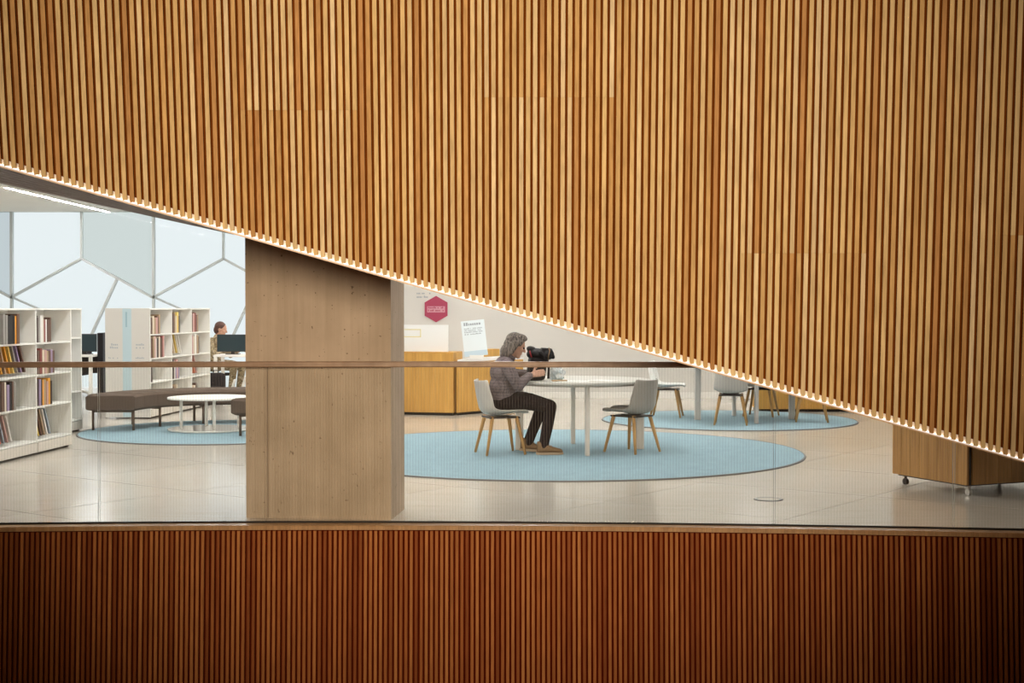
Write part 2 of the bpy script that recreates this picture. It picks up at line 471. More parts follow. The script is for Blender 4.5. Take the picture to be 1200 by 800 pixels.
# linear ceiling lights
for X, xn in ((-7.4, 'left of the long bookshelf'), (-3.7, 'over the blue bench rug'), (0.0, 'over the near table'), (3.7, 'over the farther table'), (7.4, 'by the side wall')):
    for (y0, y1, yn) in ((10.6, 14.6, 'near the atrium'), (15.4, 19.6, 'halfway back'), (20.6, 25.9 if X < -2.6 else 22.6, 'at the back')):
        if X > 7 and y0 < 16: continue                              # the corner by the mobile cabinet has no lights
        if X > 3 and y0 < 11: y0 = 11.9
        t = thing('ceiling_light', f'long linear light in the ceiling {xn}, {yn}', 'ceiling light', (X, y0, 3.25), 0, 'linear lights in rows across the ceiling')
        bm = NB(); box(bm, -.05, .05, 0, y1 - y0, -.02, -.0, bev=.003); obj('housing', bm, M['white'], t)
        bm = NB(); box(bm, -.015, .015, .02, y1 - y0 - .02, -.026, -.02); obj('diffuser', bm, M['lamp'], t)

# concrete column right behind the glass
bm = NB(); prism(bm, [(-1.865, 9.85), (-.839, 9.75), (-.788, 10.28), (-1.815, 10.38)], 0, 3.25)
col = put(obj('column', bm, M['concrete']), 'wide brown board-marked concrete column behind the glass balustrade', 'column', kind='structure')
bm = NB(); prism(bm, [(-1.712, 9.8305), (-1.706, 9.83), (-1.706, 9.84), (-1.712, 9.8405)], .005, 1.1)
obj('formwork_joint', bm, mat('formwork_line', (.27, .20, .14), .9, .1), col)

# ------------------------------------------------------------------ lower fascia: nosing, slats, glass, handrail
PITCHW = .0345
def slat_mesh(name, w_, d_):
    bm = NB(); box(bm, -w_ / 2, w_ / 2, -d_, 0, 0, 1, bev=.0); me = bpy.data.meshes.new(name)
    es = [e for e in bm.edges if abs(e.verts[0].co.z - e.verts[1].co.z) > .5 and e.verts[0].co.y < -d_ / 2]
    bmesh.ops.bevel(bm, geom=es, offset=.0012, segments=1, affect='EDGES')
    bm.to_mesh(me); bm.free(); return me
def lean_rot(t, dy):
    z = Vector((0, t, 1)).normalized(); x = Vector((1, dy, 0)).normalized(); x = (x - z * x.dot(z)).normalized(); y = z.cross(x)
    return Matrix((x, y, z)).transposed().to_euler()
def arc_x(fn, x0, x1, step):
    x, out = x0, []
    while x <= x1:
        out.append(x); dy = (fn(x + .01) - fn(x - .01)) / .02
        x += step / math.sqrt(1 + dy * dy)
    return out
LX0, LX1, LZB, LT = -4.3, 4.3, -2.6, .066
front_y = lambda X: edge_y(X) - .115
wl = thing('wall_lower', 'timber slat fascia coloured dark reddish for shade under the floor edge', 'wall'); wl['kind'] = 'structure'
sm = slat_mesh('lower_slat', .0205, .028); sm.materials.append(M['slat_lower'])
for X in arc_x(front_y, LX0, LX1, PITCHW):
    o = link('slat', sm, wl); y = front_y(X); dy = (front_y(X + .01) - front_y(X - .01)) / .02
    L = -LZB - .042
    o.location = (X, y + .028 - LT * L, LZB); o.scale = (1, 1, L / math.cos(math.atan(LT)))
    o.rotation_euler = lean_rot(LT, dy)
def ribbon(bm, fn, x0, x1, n, sect, mi=0):
    """sweep a closed (dy, z) section along the plan curve"""
    S = []
    for i in range(n + 1):
        X = x0 + (x1 - x0) * i / n
        S.append([(X, fn(X) + a, b) for a, b in sect])
    return loft(bm, S, mi=mi)
L = -LZB
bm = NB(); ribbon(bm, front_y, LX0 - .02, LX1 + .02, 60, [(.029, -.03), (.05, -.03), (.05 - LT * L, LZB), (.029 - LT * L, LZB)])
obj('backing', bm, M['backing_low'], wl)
bm = NB(); ribbon(bm, edge_y, LX0 - .02, LX1 + .02, 60, [(-.14, -.030), (-.022, -.030), (-.022, .0), (-.134, .0), (-.14, -.006)])
put(obj('trim_1', bm, M['nosing']), 'light oak nosing along the curved floor edge', 'trim', kind='structure')
bm = NB(); ribbon(bm, edge_y, LX0 - .02, LX1 + .02, 60, [(-.020, -.03), (0, -.03), (0, .012), (-.020, .012)])
put(obj('trim_2', bm, M['dark']), 'thin dark metal shoe holding the glass panels', 'trim', kind='structure')

bal = thing('glass_balustrade', 'frameless glass balustrade with brown timber handrail along the floor edge', 'balustrade')
seams = [-90, 115.5, 311, 508, 705, 908, 1118.5, 1330]
def seam_x(px):
    X = (px - 600) / F * 9.6
    for _ in range(5): X = (px - 600) / F * edge_y(X)
    return X
sx = [seam_x(p) for p in seams]
for a, b in zip(sx[:-1], sx[1:]):
    bm = NB(); ribbon(bm, edge_y, a + .006, b - .006, 6, [(-.016, .0125), (-.004, .0125), (-.004, 1.07), (-.016, 1.07)])
    for f in bm.faces:
        if abs(f.normal.x) > .8: f.material_index = 1
    obj('glass_panel', bm, [M['glass'], M['glass_edge']], bal)
bm = NB(); ribbon(bm, edge_y, sx[0], sx[-1], 40, [(-.034, 1.073), (-.034, 1.100), (-.028, 1.106), (.008, 1.106), (.014, 1.100), (.014, 1.073), (.008, 1.067), (-.028, 1.067)])
obj('handrail', bm, M['rail'], bal, False)

# ------------------------------------------------------------------ upper sloping wall (flank of a stair crossing the atrium)
UX0, UX1 = -3.3, 3.3
up_y = lambda X: 7.12 - .054 * X * X
def up_t(X): return .105 - .013 * X                                # outward lean of the slats
def px_of(X): return 600 + X / up_y(X) * F
def bot_z(X):
    x = px_of(X); return P(x, 194 + .2883 * x, up_y(X)).z
TOP = 4.6
wu = thing('wall_upper', 'big sloping wall of golden oak slats over a glowing bottom edge', 'wall'); wu['kind'] = 'structure'
su = slat_mesh('upper_slat', .0215, .034); su.materials.append(M['slat_upper'])
joints = [(283, 425, 128), (570, 720, 113), (865, 1010, 296), (1172, 1300, 275)]
SD = .034
def slat_at(X, z0, z1):
    t = up_t(X); y = up_y(X); dy = (up_y(X + .01) - up_y(X - .01)) / .02
    o = link('slat', su, wu); h0 = z0 - bot_z(X); L = z1 - z0
    o.location = (X, y + SD - t * h0, z0); o.scale = (1, 1, L / math.cos(math.atan(t)))
    o.rotation_euler = lean_rot(-t, dy)
for X in arc_x(up_y, UX0, UX1, PITCHW):
    z0 = bot_z(X) + .010; x = px_of(X); cutz = None
    for a, b, yy in joints:
        if a <= x <= b: cutz = P(x, yy, up_y(X) - up_t(X) * (P(x, yy, up_y(X)).z - bot_z(X))).z
    if cutz: slat_at(X, z0, cutz - .0003); slat_at(X, cutz + .0003, TOP)
    else: slat_at(X, z0, TOP)
def back_edge(X):
    """rear edge of the soffit, 1 m behind the slats; the underside twists a little down towards the left"""
    x = px_of(X); y = 194 + .2883 * x
    drop = 20 * max(0.0, (300 - x) / 300) ** 1.0 - 4 * min(1.0, max(0.0, (x - 300) / 300))
    xb = 600 + X / (up_y(X) + 1.0) * F
    yb = 194 + .2883 * xb + (20.5 * (300 - xb) / 300 if xb < 300 else -6 * min(1.0, (xb - 300) / 200))
    return P(xb, yb, up_y(X) + 1.0).z
def sweep(bm, sect, x0=UX0 - .03, x1=UX1 + .03, n=70):
    return loft(bm, [sect(x0 + (x1 - x0) * i / n) for i in range(n + 1)])
def sec_backing(X):
    y, b, t = up_y(X) + SD, bot_z(X), up_t(X); h = TOP - b
    return [(X, y, b), (X, y + .03, b), (X, y + .03 - t * h, TOP), (X, y - t * h, TOP)]
bm = NB(); sweep(bm, sec_backing); obj('backing', bm, M['backing'], wu)
def sec_lip(X):
    y, b = up_y(X), bot_z(X)
    return [(X, y - .004, b), (X, y + SD - .001, b), (X, y + SD - .001, b + .006), (X, y - .004, b + .006)]
bm = NB(); sweep(bm, sec_lip); put(obj('bottom_lip', bm, M['lip'], wu), 'glowing white lip along the bottom edge')
def sec_led(X):
    y, b = up_y(X) + SD, bot_z(X)
    return [(X, y - .010, b + .0062), (X, y - .003, b + .0062), (X, y - .003, b + .010), (X, y - .010, b + .010)]
bm = NB(); sweep(bm, sec_led); put(obj('light_strip', bm, M['led'], wu), 'slim light strip behind the slat ends')
def sec_ref(X):
    y, b, t = up_y(X) + SD, bot_z(X), up_t(X)
    return [(X, y - .0025, b + .0062), (X, y - .0005, b + .0062), (X, y - .0005 - t * .03, b + .036), (X, y - .0025 - t * .03, b + .036)]
bm = NB(); sweep(bm, sec_ref); obj('reflector', bm, M['reflector'], wu)
def sec_trim(X):
    y, b = up_y(X), bot_z(X)
    return [(X, y - .006, b - .006), (X, y + .06, b - .006), (X, y + .06, b - .0005), (X, y - .006, b - .0005)]
bm = NB(); sweep(bm, sec_trim); obj('bottom_trim', bm, M['nosing'], wu)
NP = 7                                                             # soffit boards running along the slope
for k in range(NP):
    def sec(X, k=k):
        y, b, e = up_y(X) + .062, bot_z(X) - .004, back_edge(X)
        a0, a1 = k / NP + .008, (k + 1) / NP - .008
        q = [(X, y + a * .94, b + (e - b) * a) for a in (a0, a1)]
        return [q[0], q[1], (q[1][0], q[1][1], q[1][2] + .02), (q[0][0], q[0][1], q[0][2] + .02)]
    bm = NB(); sweep(bm, sec); obj('soffit_board', bm, M['soffit'], wu)
def sec_core(X):
    y, b, e = up_y(X) + .066, bot_z(X), back_edge(X); t = up_t(X); h = TOP - b
    return [(X, y, b + .03), (X, y + .93, e + .03), (X, y + .93 , TOP), (X, y - t * h, TOP)]
bm = NB(); sweep(bm, sec_core); obj('stair_core', bm, M['atrium'], wu)

# atrium shell behind and beside the camera
def shell(name, label, x0, x1, y0, y1, z0, z1, m='atrium', cat='wall'):
    bm = NB(); box(bm, x0, x1, y0, y1, z0, z1); put(obj(name, bm, M[m]), label, cat, kind='structure')
shell('wall_near', 'timber wall on the opposite side of the atrium', -7.2, 7.2, -4.2, -4.0, -3, 10)
shell('wall_atrium_left', 'timber end wall of the atrium beyond the slatted wall', -7.2, -7.0, -4, 9.0, -3, 10)
shell('wall_atrium_right', 'timber end wall of the atrium near the mobile cabinets', 7.0, 7.2, -4, 8.6, -3, 10)
shell('floor_atrium', 'dark floor at the bottom of the atrium', -7.2, 7.2, -4.2, 9.5, -3.1, -3, 'atrium', 'floor')
shell('ceiling_atrium', 'roof over the atrium', -7.2, 7.2, -4.2, 9.4, 10, 10.2, 'atrium', 'ceiling')
shell('wall_upper_storeys', 'timber fascia of the storeys over the library level', -7.2, 7.2, 9.4, 9.6, 3.66, 10)

# ------------------------------------------------------------------ rugs
def rug(label, c, r):
    t = thing('round_rug', label, 'rug', (c[0], c[1], 0), 0)
    bm = NB(); disc(bm, (0, 0), r - .02, 0.0, .012, 96, .002); obj('pile', bm, M['rug'], t)
    bm = NB()
    lathe(bm, [(r - .02, 0), (r, 0), (r, .009), (r - .006, .013), (r - .02, .0125), (r - .02, 0)], (0, 0), 96); obj('binding', bm, M['rug_edge'], t)
    return t
rug('large round pale blue rug under the seated man and his table', (.43, 14.40), 2.53)
rug('round pale blue rug under the farther table with its grey chairs', (2.84, 18.45), 1.66)
rug('round blue rug under the brown curved bench and coffee table', (-3.45, 16.72), 1.66)
RZ = .0138

# ------------------------------------------------------------------ chairs
def chair_shell(m, parent):
    prof = [(.225, .432, .185), (.215, .446, .198), (.16, .445, .215), (.05, .434, .228), (-.07, .422, .235), (-.145, .425, .236), (-.195, .450, .235), (-.222, .50, .232),
            (-.240, .57, .226), (-.254, .64, .218), (-.266, .71, .208), (-.274, .765, .196), (-.277, .782, .178)]
    prof = [(x, z - .03 - .05 * max(0, z - .45), hw * .9) for x, z, hw in prof]
    nu = 12; bm = NB(); G_ = []
    for i, (x, z, hw) in enumerate(prof):
        s = i / (len(prof) - 1); row = []
        cup = .045 * math.exp(-((s - .42) / .22) ** 2)                # raised side wings where seat turns into back
        wrap = .075 * max(0, min(1, (s - .35) / .3))
        for j in range(nu + 1):
            u = -1 + 2 * j / nu
            row.append(bm.verts.new((x + wrap * abs(u) ** 2.4 + .5 * cup * abs(u) ** 3, u * hw, z + (.012 + cup) * abs(u) ** 2.6)))
        G_.append(row)
    for a, b in zip(G_[:-1], G_[1:]):
        for j in range(nu): bm.faces.new((a[j], a[j + 1], b[j + 1], b[j]))
    bmesh.ops.recalc_face_normals(bm, faces=bm.faces)
    bmesh.ops.solidify(bm, geom=bm.faces[:], thickness=.012)
    bmesh.ops.subdivide_edges(bm, edges=bm.edges[:], cuts=1, use_grid_fill=True, smooth=.6)
    return obj('seat_shell', bm, m, parent, True)
def make_chair(label, shell_m, loc, rz, group=None, pad=False):
    t = thing('shell_chair', label, 'chair', loc, rz, group)
    chair_shell(shell_m, t)
    bm = NB()
    box(bm, -.17, .15, -.15, .15, .362, .378, bev=.006); box(bm, -.05, .05, -.1, .1, .377, .386, bev=.004)
    obj('under_frame', bm, M['dark_metal'], t)
    for sx_ in (1, -1):
        for sy in (1, -1):
            bm = NB()
            a = Vector((.125 * sx_ - .01, .13 * sy, .380)); b = Vector((.20 * sx_ - .015, .20 * sy, .0035))
            tube(bm, [a, a.lerp(b, .12), a.lerp(b, .6), b], [.019, .0195, .016, .0125], 12)
            obj('leg', bm, M['leg_oak'], t, True)
    if pad:
        bm = NB(); lathe(bm, [(0, .408), (.165, .414), (.185, .424), (.194, .440), (.187, .457), (.16, .466), (0, .470)], (.022, 0), 40)
        put(obj('seat_pad', bm, M['pad'], t, True), 'grey fabric seat pad')
        bm = NB(); box(bm, -.018, .018, -.10, .10, 0, .24, bev=.016)
        bmesh.ops.transform(bm, matrix=Matrix.Translation((-.172, 0, .45)) @ Matrix.Rotation(-.20, 4, 'Y'), verts=bm.verts)
        put(obj('back_pad', bm, M['pad'], t, True), 'dark grey fabric back pad')
    return t
R = math.radians
make_chair('grey shell chair with oak legs carrying the seated man', M['grey_shell'], (-.105, 14.085, RZ), R(18))
make_chair('grey shell chair with padded seat across the table from the man', M['taupe_shell'], (1.205, 14.24, RZ), R(137), pad=True)
c1 = make_chair('white shell chair with oak legs at the farther table', M['white_shell'], (2.09, 18.86, RZ), R(-12))
c2 = make_chair('grey shell chair turned with its back to the atrium at the farther table', M['grey_shell'], (2.75, 17.66, RZ), R(80))
c3 = make_chair('oak legged chair half under the farther table on its wall side', M['grey_shell'], (3.36, 18.98, RZ), R(-112))
c4 = make_chair('oak legged chair at the cabinet end of the farther table', M['grey_shell'], (3.84, 18.10, RZ), R(170))

# ------------------------------------------------------------------ tables
def round_table(label, c, rz, r=.73, leg_r=.645):
    t = thing('round_table', label, 'table', (c[0], c[1], RZ), rz)
    bm = NB(); disc(bm, (0, 0), r, .70, .725, 96, .004); obj('table_top', bm, M['table_top'], t)
    bm = NB(); disc(bm, (0, 0), leg_r - .03, .672, .70, 48); obj('apron', bm, M['table_leg'], t)
    for k in range(4):
        a = k * math.pi / 2; bm = NB(); box(bm, -.04, .04, -.021, .021, 0, .70, bev=.006, M=Matrix.Rotation(a, 4, 'Z') @ Matrix.Translation((leg_r - .02, 0, 0)))
        obj('leg', bm, M['table_leg'], t)
    return t
round_table('white round table where the man sits with his bag', (.70, 14.50), R(4))
round_table('white round table standing farther back by the oak cabinet', (3.05, 18.42), R(4))

# ------------------------------------------------------------------ seated people (voxel-fused tapered limbs -> one skin)
def capsule(bm, a, b, ra, rb, n=14, m=4):
    a, b = Vector(a), Vector(b); d = b - a; L = d.length
    t = d.normalized() if L > 1e-6 else Vector((0, 0, 1))
    pts, rs = [], []
    for k in range(m, 0, -1):
        th = math.pi / 2 * k / m; pts.append(a - t * ra * math.sin(th)); rs.append(max(ra * math.cos(th), .0008))
    pts.append(a); rs.append(ra); pts.append(b); rs.append(rb)
    for k in range(1, m + 1):
        th = math.pi / 2 * k / m; pts.append(b + t * rb * math.sin(th)); rs.append(max(rb * math.cos(th), .0008))
    ref = Vector((0, 0, 1)) if abs(t.z) < .9 else Vector((1, 0, 0))
    u = (ref - t * ref.dot(t)).normalized(); v = t.cross(u)
    rings = [[bm.verts.new(p + (u * math.cos(2 * math.pi * k / n) + v * math.sin(2 * math.pi * k / n)) * r) for k in range(n)] for p, r in zip(pts, rs)]
    for A, B in zip(rings[:-1], rings[1:]):
        for k in range(n): bm.faces.new((A[k], A[(k + 1) % n], B[(k + 1) % n], B[k]))
    bm.faces.new(list(reversed(rings[0]))); bm.faces.new(rings[-1])
def ellipsoid(bm, c, r, rot=None, n=20):
    mtx = Matrix.Translation(c) @ (rot or Matrix()) @ Matrix.Diagonal((*r, 1))
    bmesh.ops.create_uvsphere(bm, u_segments=n, v_segments=n // 2 + 2, radius=1, matrix=mtx)
def fuse(name, parts, mats, parent, voxel=.007, smooth=3):
    """parts: (material index, kind, args...). Fuse to one surface; material = nearest part"""
    bm = NB()
    for p in parts:
        if p[1] == 'c': capsule(bm, *p[2:])
        else: ellipsoid(bm, *p[2:])
    me = bpy.data.meshes.new(name); bmesh.ops.recalc_face_normals(bm, faces=bm.faces); bm.to_mesh(me); bm.free()
    tmp = bpy.data.objects.new('tmp', me); C.objects.link(tmp)
    md = tmp.modifiers.new('r', 'REMESH'); md.mode = 'VOXEL'; md.voxel_size = voxel; md.use_smooth_shade = True
    ms = tmp.modifiers.new('s', 'SMOOTH'); ms.iterations = smooth; ms.factor = .5
    dg = bpy.context.evaluated_depsgraph_get(); dg.update()
    out = bpy.data.meshes.new_from_object(tmp.evaluated_get(dg)); out.name = name
    bpy.data.objects.remove(tmp)
    out.materials.clear()
    for m in mats: out.materials.append(m)
    prims = []
    for p in parts:
        if p[1] == 'c': prims.append((p[0], 0, Vector(p[2]), Vector(p[3]), p[4], p[5]))
        else:
            rot = (p[4] if len(p) > 4 and p[4] else Matrix()).to_3x3().transposed()
            prims.append((p[0], 1, Vector(p[2]), p[3], rot, 0))
    def dist(q, pr):
        if pr[1] == 0:
            a, b = pr[2], pr[3]; d = b - a; l2 = d.length_squared
            s = max(0, min(1, (q - a).dot(d) / l2)) if l2 > 1e-9 else 0
            return (q - a - d * s).length - (pr[4] + (pr[5] - pr[4]) * s)
        v = pr[4] @ (q - pr[2]); r = pr[3]
        k = math.sqrt((v.x / r[0]) ** 2 + (v.y / r[1]) ** 2 + (v.z / r[2]) ** 2)
        return (k - 1) * min(r)
    for f in out.polygons:
        q = f.center; f.material_index = min(prims, key=lambda pr: dist(q, pr))[0]; f.use_smooth = True
    return link(name, out, parent)

def limb(mi, pts, rs):
    return [(mi, 'c', pts[i], pts[i + 1], rs[i], rs[i + 1]) for i in range(len(pts) - 1)]

def hand(mi, wrist, d, palm_n, curl, side):
    """palm + four fingers + thumb. d: wrist->knuckles, palm_n: normal out of the palm, side: +1/-1 thumb side"""
    d = Vector(d).normalized(); n = Vector(palm_n); n = (n - d * n.dot(d)).normalized(); s = d.cross(n) * side
    w_ = Vector(wrist); out = []
    for k, off in enumerate((.028, .010, -.010, -.028)):
        out.append((mi, 'c', w_ + s * off * .5, w_ + d * .085 + s * off, .015, .0115))
        base = w_ + d * .085 + s * off; L = (.072, .080, .075, .058)[k]; dirn = d.copy(); p = base
        for q, seg in enumerate((.45, .32, .23)):
            c_ = curl * (.6 + .5 * q)
            dn = (d * math.cos(c_) + n * math.sin(c_)).normalized()
            e = p + dn * L * seg; out.append((mi, 'c', p, e, .0098 - .001 * q, .0090 - .001 * q)); p = e
    b = w_ + d * .025 + s * .028
    m_ = b + (d * .6 + s * .7 + n * .35).normalized() * .042
    out.append((mi, 'c', b, m_, .014, .011)); out.append((mi, 'c', m_, m_ + (d * .9 + s * .15 + n * .5).normalized() * .034, .0108, .009))
    return out

def shoe(parent, heel, toe, m, sole, h=.085):
    heel, toe = Vector(heel), Vector(toe)
    d = (toe - heel); L = d.length; d.normalize(); up = Vector((0, 0, 1)); up = (up - d * up.dot(d)).normalized(); s = d.cross(up)
    fr = [(-.0, .030, h), (.06, .037, h + .006), (.22, .040, h), (.42, .042, h * .78), (.62, .047, h * .60), (.8, .047, h * .50), (.94, .036, h * .42), (1.0, .018, h * .30)]
    bm = NB(); S = []
    for a, hw, hh in fr:
        c = heel + d * (a * L); ring = []
        for k in range(14):
            th = 2 * math.pi * k / 14; cx, cz = math.cos(th), math.sin(th)
            ring.append(c + s * hw * math.copysign(abs(cx) ** .75, cx) + up * (.02 + (hh - .02) * (.5 + .5 * math.copysign(abs(cz) ** .7, cz))))
        S.append(ring)
    loft(bm, S); bmesh.ops.subdivide_edges(bm, edges=bm.edges[:], cuts=1, smooth=.5)
    up_ = obj('shoe', bm, m, parent, True)
    bm = NB(); S = []
    for a, hw, _ in [(-.03, .026, 0)] + fr[1:-1] + [(1.02, .02, 0)]:
        c = heel + d * (a * L)
        S.append([c + s * (hw + .004), c - s * (hw + .004), c - s * (hw + .004) + up * .022, c + s * (hw + .004) + up * .022])
    loft(bm, S); obj('sole', bm, sole, up_)
    bm = NB()
    for k in range(4):
        a = .32 + k * .08; c = heel + d * (a * L) + up * (h * (.92 - k * .085) + .002)
        tube(bm, [c + s * .022, c + up * .004, c - s * .022], .0035, 6)
    obj('laces', bm, sole, up_)
    return up_

def head_parts(c, fwd, up, skin_i=0, k=1.0):
    """cranium, jaw, nose, brow, ears, lips in a head frame; c = head centre"""
    f = Vector(fwd).normalized(); u = Vector(up); u = (u - f * u.dot(f)).normalized(); l = u.cross(f)
    rot = Matrix((f, l, u)).transposed().to_4x4(); c = Vector(c)
    q = lambda a, b, d: c + (f * a + l * b + u * d) * k
    S = [(skin_i, 'e', q(-.010, 0, .028), (.098 * k, .076 * k, .092 * k), rot), (skin_i, 'e', q(.025, 0, -.045), (.066 * k, .056 * k, .070 * k), rot),
         (skin_i, 'e', q(.062, 0, -.092), (.026 * k, .026 * k, .022 * k), rot), (skin_i, 'c', q(.086, 0, .015), q(.108, 0, -.022), .009 * k, .014 * k),
         (skin_i, 'c', q(.078, .03, .026), q(.078, -.03, .026), .014 * k, .014 * k), (skin_i, 'c', q(.082, .018, -.058), q(.082, -.018, -.058), .010 * k, .010 * k),
         (skin_i, 'e', q(.06, .036, -.02), (.03 * k, .022 * k, .024 * k), rot), (skin_i, 'e', q(.06, -.036, -.02), (.03 * k, .022 * k, .024 * k), rot)]
    for s in (1, -1): S.append((skin_i, 'e', q(-.005, s * .077, -.005), (.017 * k, .010 * k, .031 * k), rot))
    return S, q, rot

# --- the man at the near table: frame at his seat, he faces +X of his frame
man = thing('person', 'seated man with grey hair, plaid shirt and dark trousers bending over a black bag', 'person', (0, 0, 0), 0)
man.location = (.0, 14.08, .0); man.rotation_euler = (0, 0, R(9))
hc = Vector((.035, 0, 1.095)); hf = Vector((.93, 0, -.36)); hu = Vector((.36, 0, .93))
hp, hq, hrot = head_parts(hc, hf, hu, 0)
b = list(hp)
b += [(0, 'c', (-.055, 0, .945), (.005, 0, 1.04), .058, .052)]                                     # neck
b += [(1, 'e', (-.085, 0, .59), (.135, .160, .13)), (1, 'e', (-.10, 0, .69), (.130, .165, .15)), (1, 'e', (-.100, 0, .83), (.122, .180, .14)), (1, 'e', (-.075, 0, .90), (.095, .185, .085)),
      (1, 'c', (-.085, .12, .925), (-.075, -.12, .925), .062, .062), (1, 'c', (-.07, 0, .93), (-.045, 0, .985), .078, .064)]
# arms: near (right, -y) and far (left, +y)
b += limb(1, [(-.075, -.185, .905), (-.03, -.225, .80), (.025, -.225, .70)], [.066, .058, .054])
b += limb(1, [(.025, -.225, .70), (.085, -.185, .752), (.150, -.125, .798)], [.054, .048, .040])
b += limb(1, [(-.075, .185, .905), (-.02, .245, .84), (.045, .285, .806)], [.064, .055, .050])
b += limb(1, [(.045, .285, .806), (.13, .325, .802), (.20, .335, .804)], [.050, .045, .038])
b += limb(0, [(.146, -.128, .796), (.190, -.098, .808)], [.030, .027]); b += limb(0, [(.195, .335, .804), (.235, .332, .808)], [.030, .027])
b += hand(0, (.190, -.098, .808), (.86, .24, .16), (.1, .95, -.2), .45, 1)
b += hand(0, (.235, .332, .808), (.92, -.12, .14), (.1, -.95, -.2), .40, -1)
# legs
b += [(2, 'e', (-.08, 0, .545), (.14, .160, .10))]
b += limb(2, [(-.07, -.080, .540), (.16, -.088, .540), (.365, -.112, .492)], [.094, .088, .068])
b += limb(2, [(.365, -.125, .482), (.340, -.122, .30), (.300, -.118, .10)], [.066, .058, .050])
b += limb(2, [(-.07, .080, .540), (.14, .088, .540), (.335, .116, .492)], [.094, .088, .068])
b += limb(2, [(.335, .135, .482), (.26, .13, .30), (.185, .12, .115)], [.066, .058, .050])
fuse('body', b, [M['skin'], M['plaid'], M['trousers']], man, .0062)
shoe(man, (.235, -.118, RZ), (.49, -.132, RZ), M['suede'], M['sole'], .125)
shoe(man, (.105, .12, RZ + .018), (.345, .13, RZ), M['suede'], M['sole'], .125)
# hair: shell over the skull, falling over ear and nape
def hair(parent, c, fwd, up, long_, m):
    f = Vector(fwd).normalized(); u = Vector(up); u = (u - f * u.dot(f)).normalized(); l = u.cross(f)
    rot = Matrix((f, l, u)).transposed().to_4x4(); c = Vector(c); q = lambda a, b_, d: c + f * a + l * b_ + u * d
    ps = [(0, 'e', q(-.022, 0, .042), (.098, .084, .090), rot), (0, 'e', q(-.058, 0, -.01), (.064, .078, .084), rot)]
    rnd = random.Random(4)
    if long_:
        ps += [(0, 'e', q(-.075, 0, -.075), (.055, .074, .075), rot), (0, 'e', q(.030, 0, .098), (.062, .062, .036), rot)]
        for s in (1, -1):
            ps += [(0, 'c', q(-.005, s * .072, .03), q(-.028, s * .080, -.085), .030, .022), (0, 'c', q(-.05, s * .06, 0), q(-.06, s * .066, -.12), .034, .018),
                   (0, 'c', q(.045, s * .052, .085), q(.030, s * .076, .02), .022, .014)]
        for k in range(26):
            a = rnd.uniform(.5, 1.5) * math.pi; rr = .075
            p0 = q(-.03 + .075 * math.cos(a) * .8, .078 * math.sin(a), rnd.uniform(-.02, .03)); p1 = q(-.045 + .085 * math.cos(a) * .8, .082 * math.sin(a), rnd.uniform(-.15, -.10))
            ps.append((0, 'c', p0, p1, .016, .006))
    return fuse('hair', ps, [m], parent, .006, 2)
hair(man, hc, hf, hu, True, M['grey_hair'])
for s in (1, -1):                                                  # eyes and shirt collar
    bm = NB(); ellipsoid(bm, hq(.083, s * .031, .006), (.010, .013, .009), hrot, 10); obj('eye', bm, M['dark'], man, True)
bm = NB(); n_ = 20; S = []
for k in range(n_ + 1):
    a = 2 * math.pi * k / n_ + math.pi / 10
    ca, sa = math.cos(a), math.sin(a); base = Vector((-.045, 0, .975)); tl = Vector((.5, 0, .87))
    dx = Vector((.87, 0, -.5))
    p = base + dx * .070 * ca + Vector((0, .072 * sa, 0)); q_ = base + dx * .064 * ca + Vector((0, .066 * sa, 0)) + tl * .040
    S.append([p, p * 1.0 + (p - base).normalized() * .006, q_ + (q_ - base - tl * .04).normalized() * .008, q_])
loft(bm, S); obj('collar', bm, M['plaid'], man, True)

# --- people at the computers (small in the picture)
def desk_person(label, loc, rz, top_m, leg_m, hair_m, head_turn=0.0):
    t = thing('person', label, 'person', loc, rz)
    hc_ = Vector((.03, 0, 1.115)); f = Vector((math.cos(head_turn), math.sin(head_turn), -.25)); u = Vector((.25 * math.cos(head_turn), .25 * math.sin(head_turn), 1))
    ps, q, rot = head_parts(hc_, f, u, 0)
    ps += [(0, 'c', (-.04, 0, .95), (.005, 0, 1.06), .056, .050), (1, 'e', (-.10, 0, .58), (.135, .175, .14)), (1, 'e', (-.10, 0, .74), (.13, .175, .17)), (1, 'e', (-.07, 0, .88), (.11, .19, .10)),
           (1, 'c', (-.07, .13, .92), (-.07, -.13, .92), .065, .065), (1, 'c', (-.06, 0, .93), (-.035, 0, .985), .075, .066)]
    for s in (1, -1):
        ps += limb(1, [(-.06, s * .19, .90), (0, s * .235, .78), (.06, s * .235, .68)], [.066, .058, .052]) + limb(1, [(.06, s * .235, .68), (.27, s * .15, .76)], [.052, .038])
        ps += limb(0, [(.265, s * .152, .758), (.30, s * .14, .765)], [.028, .026]) + hand(0, (.30, s * .14, .765), (1, -.1 * s, 0), (0, 0, -1), .3, s)
        ps += limb(2, [(-.07, s * .095, .52), (.16, s * .115, .515), (.36, s * .125, .495)], [.096, .084, .066]) + limb(2, [(.36, s * .125, .495), (.33, s * .122, .30), (.30, s * .118, .10)], [.066, .058, .050])
        shoe(t, (.235, s * .118, .0), (.50, s * .125, .0), M['navy'], M['dark'])
    ps += [(2, 'e', (-.09, 0, .50), (.155, .178, .10))]
    fuse('body', ps, [M['skin'], top_m, leg_m], t, .009)
    hair(t, hc_, f, u, False, hair_m)
    return t

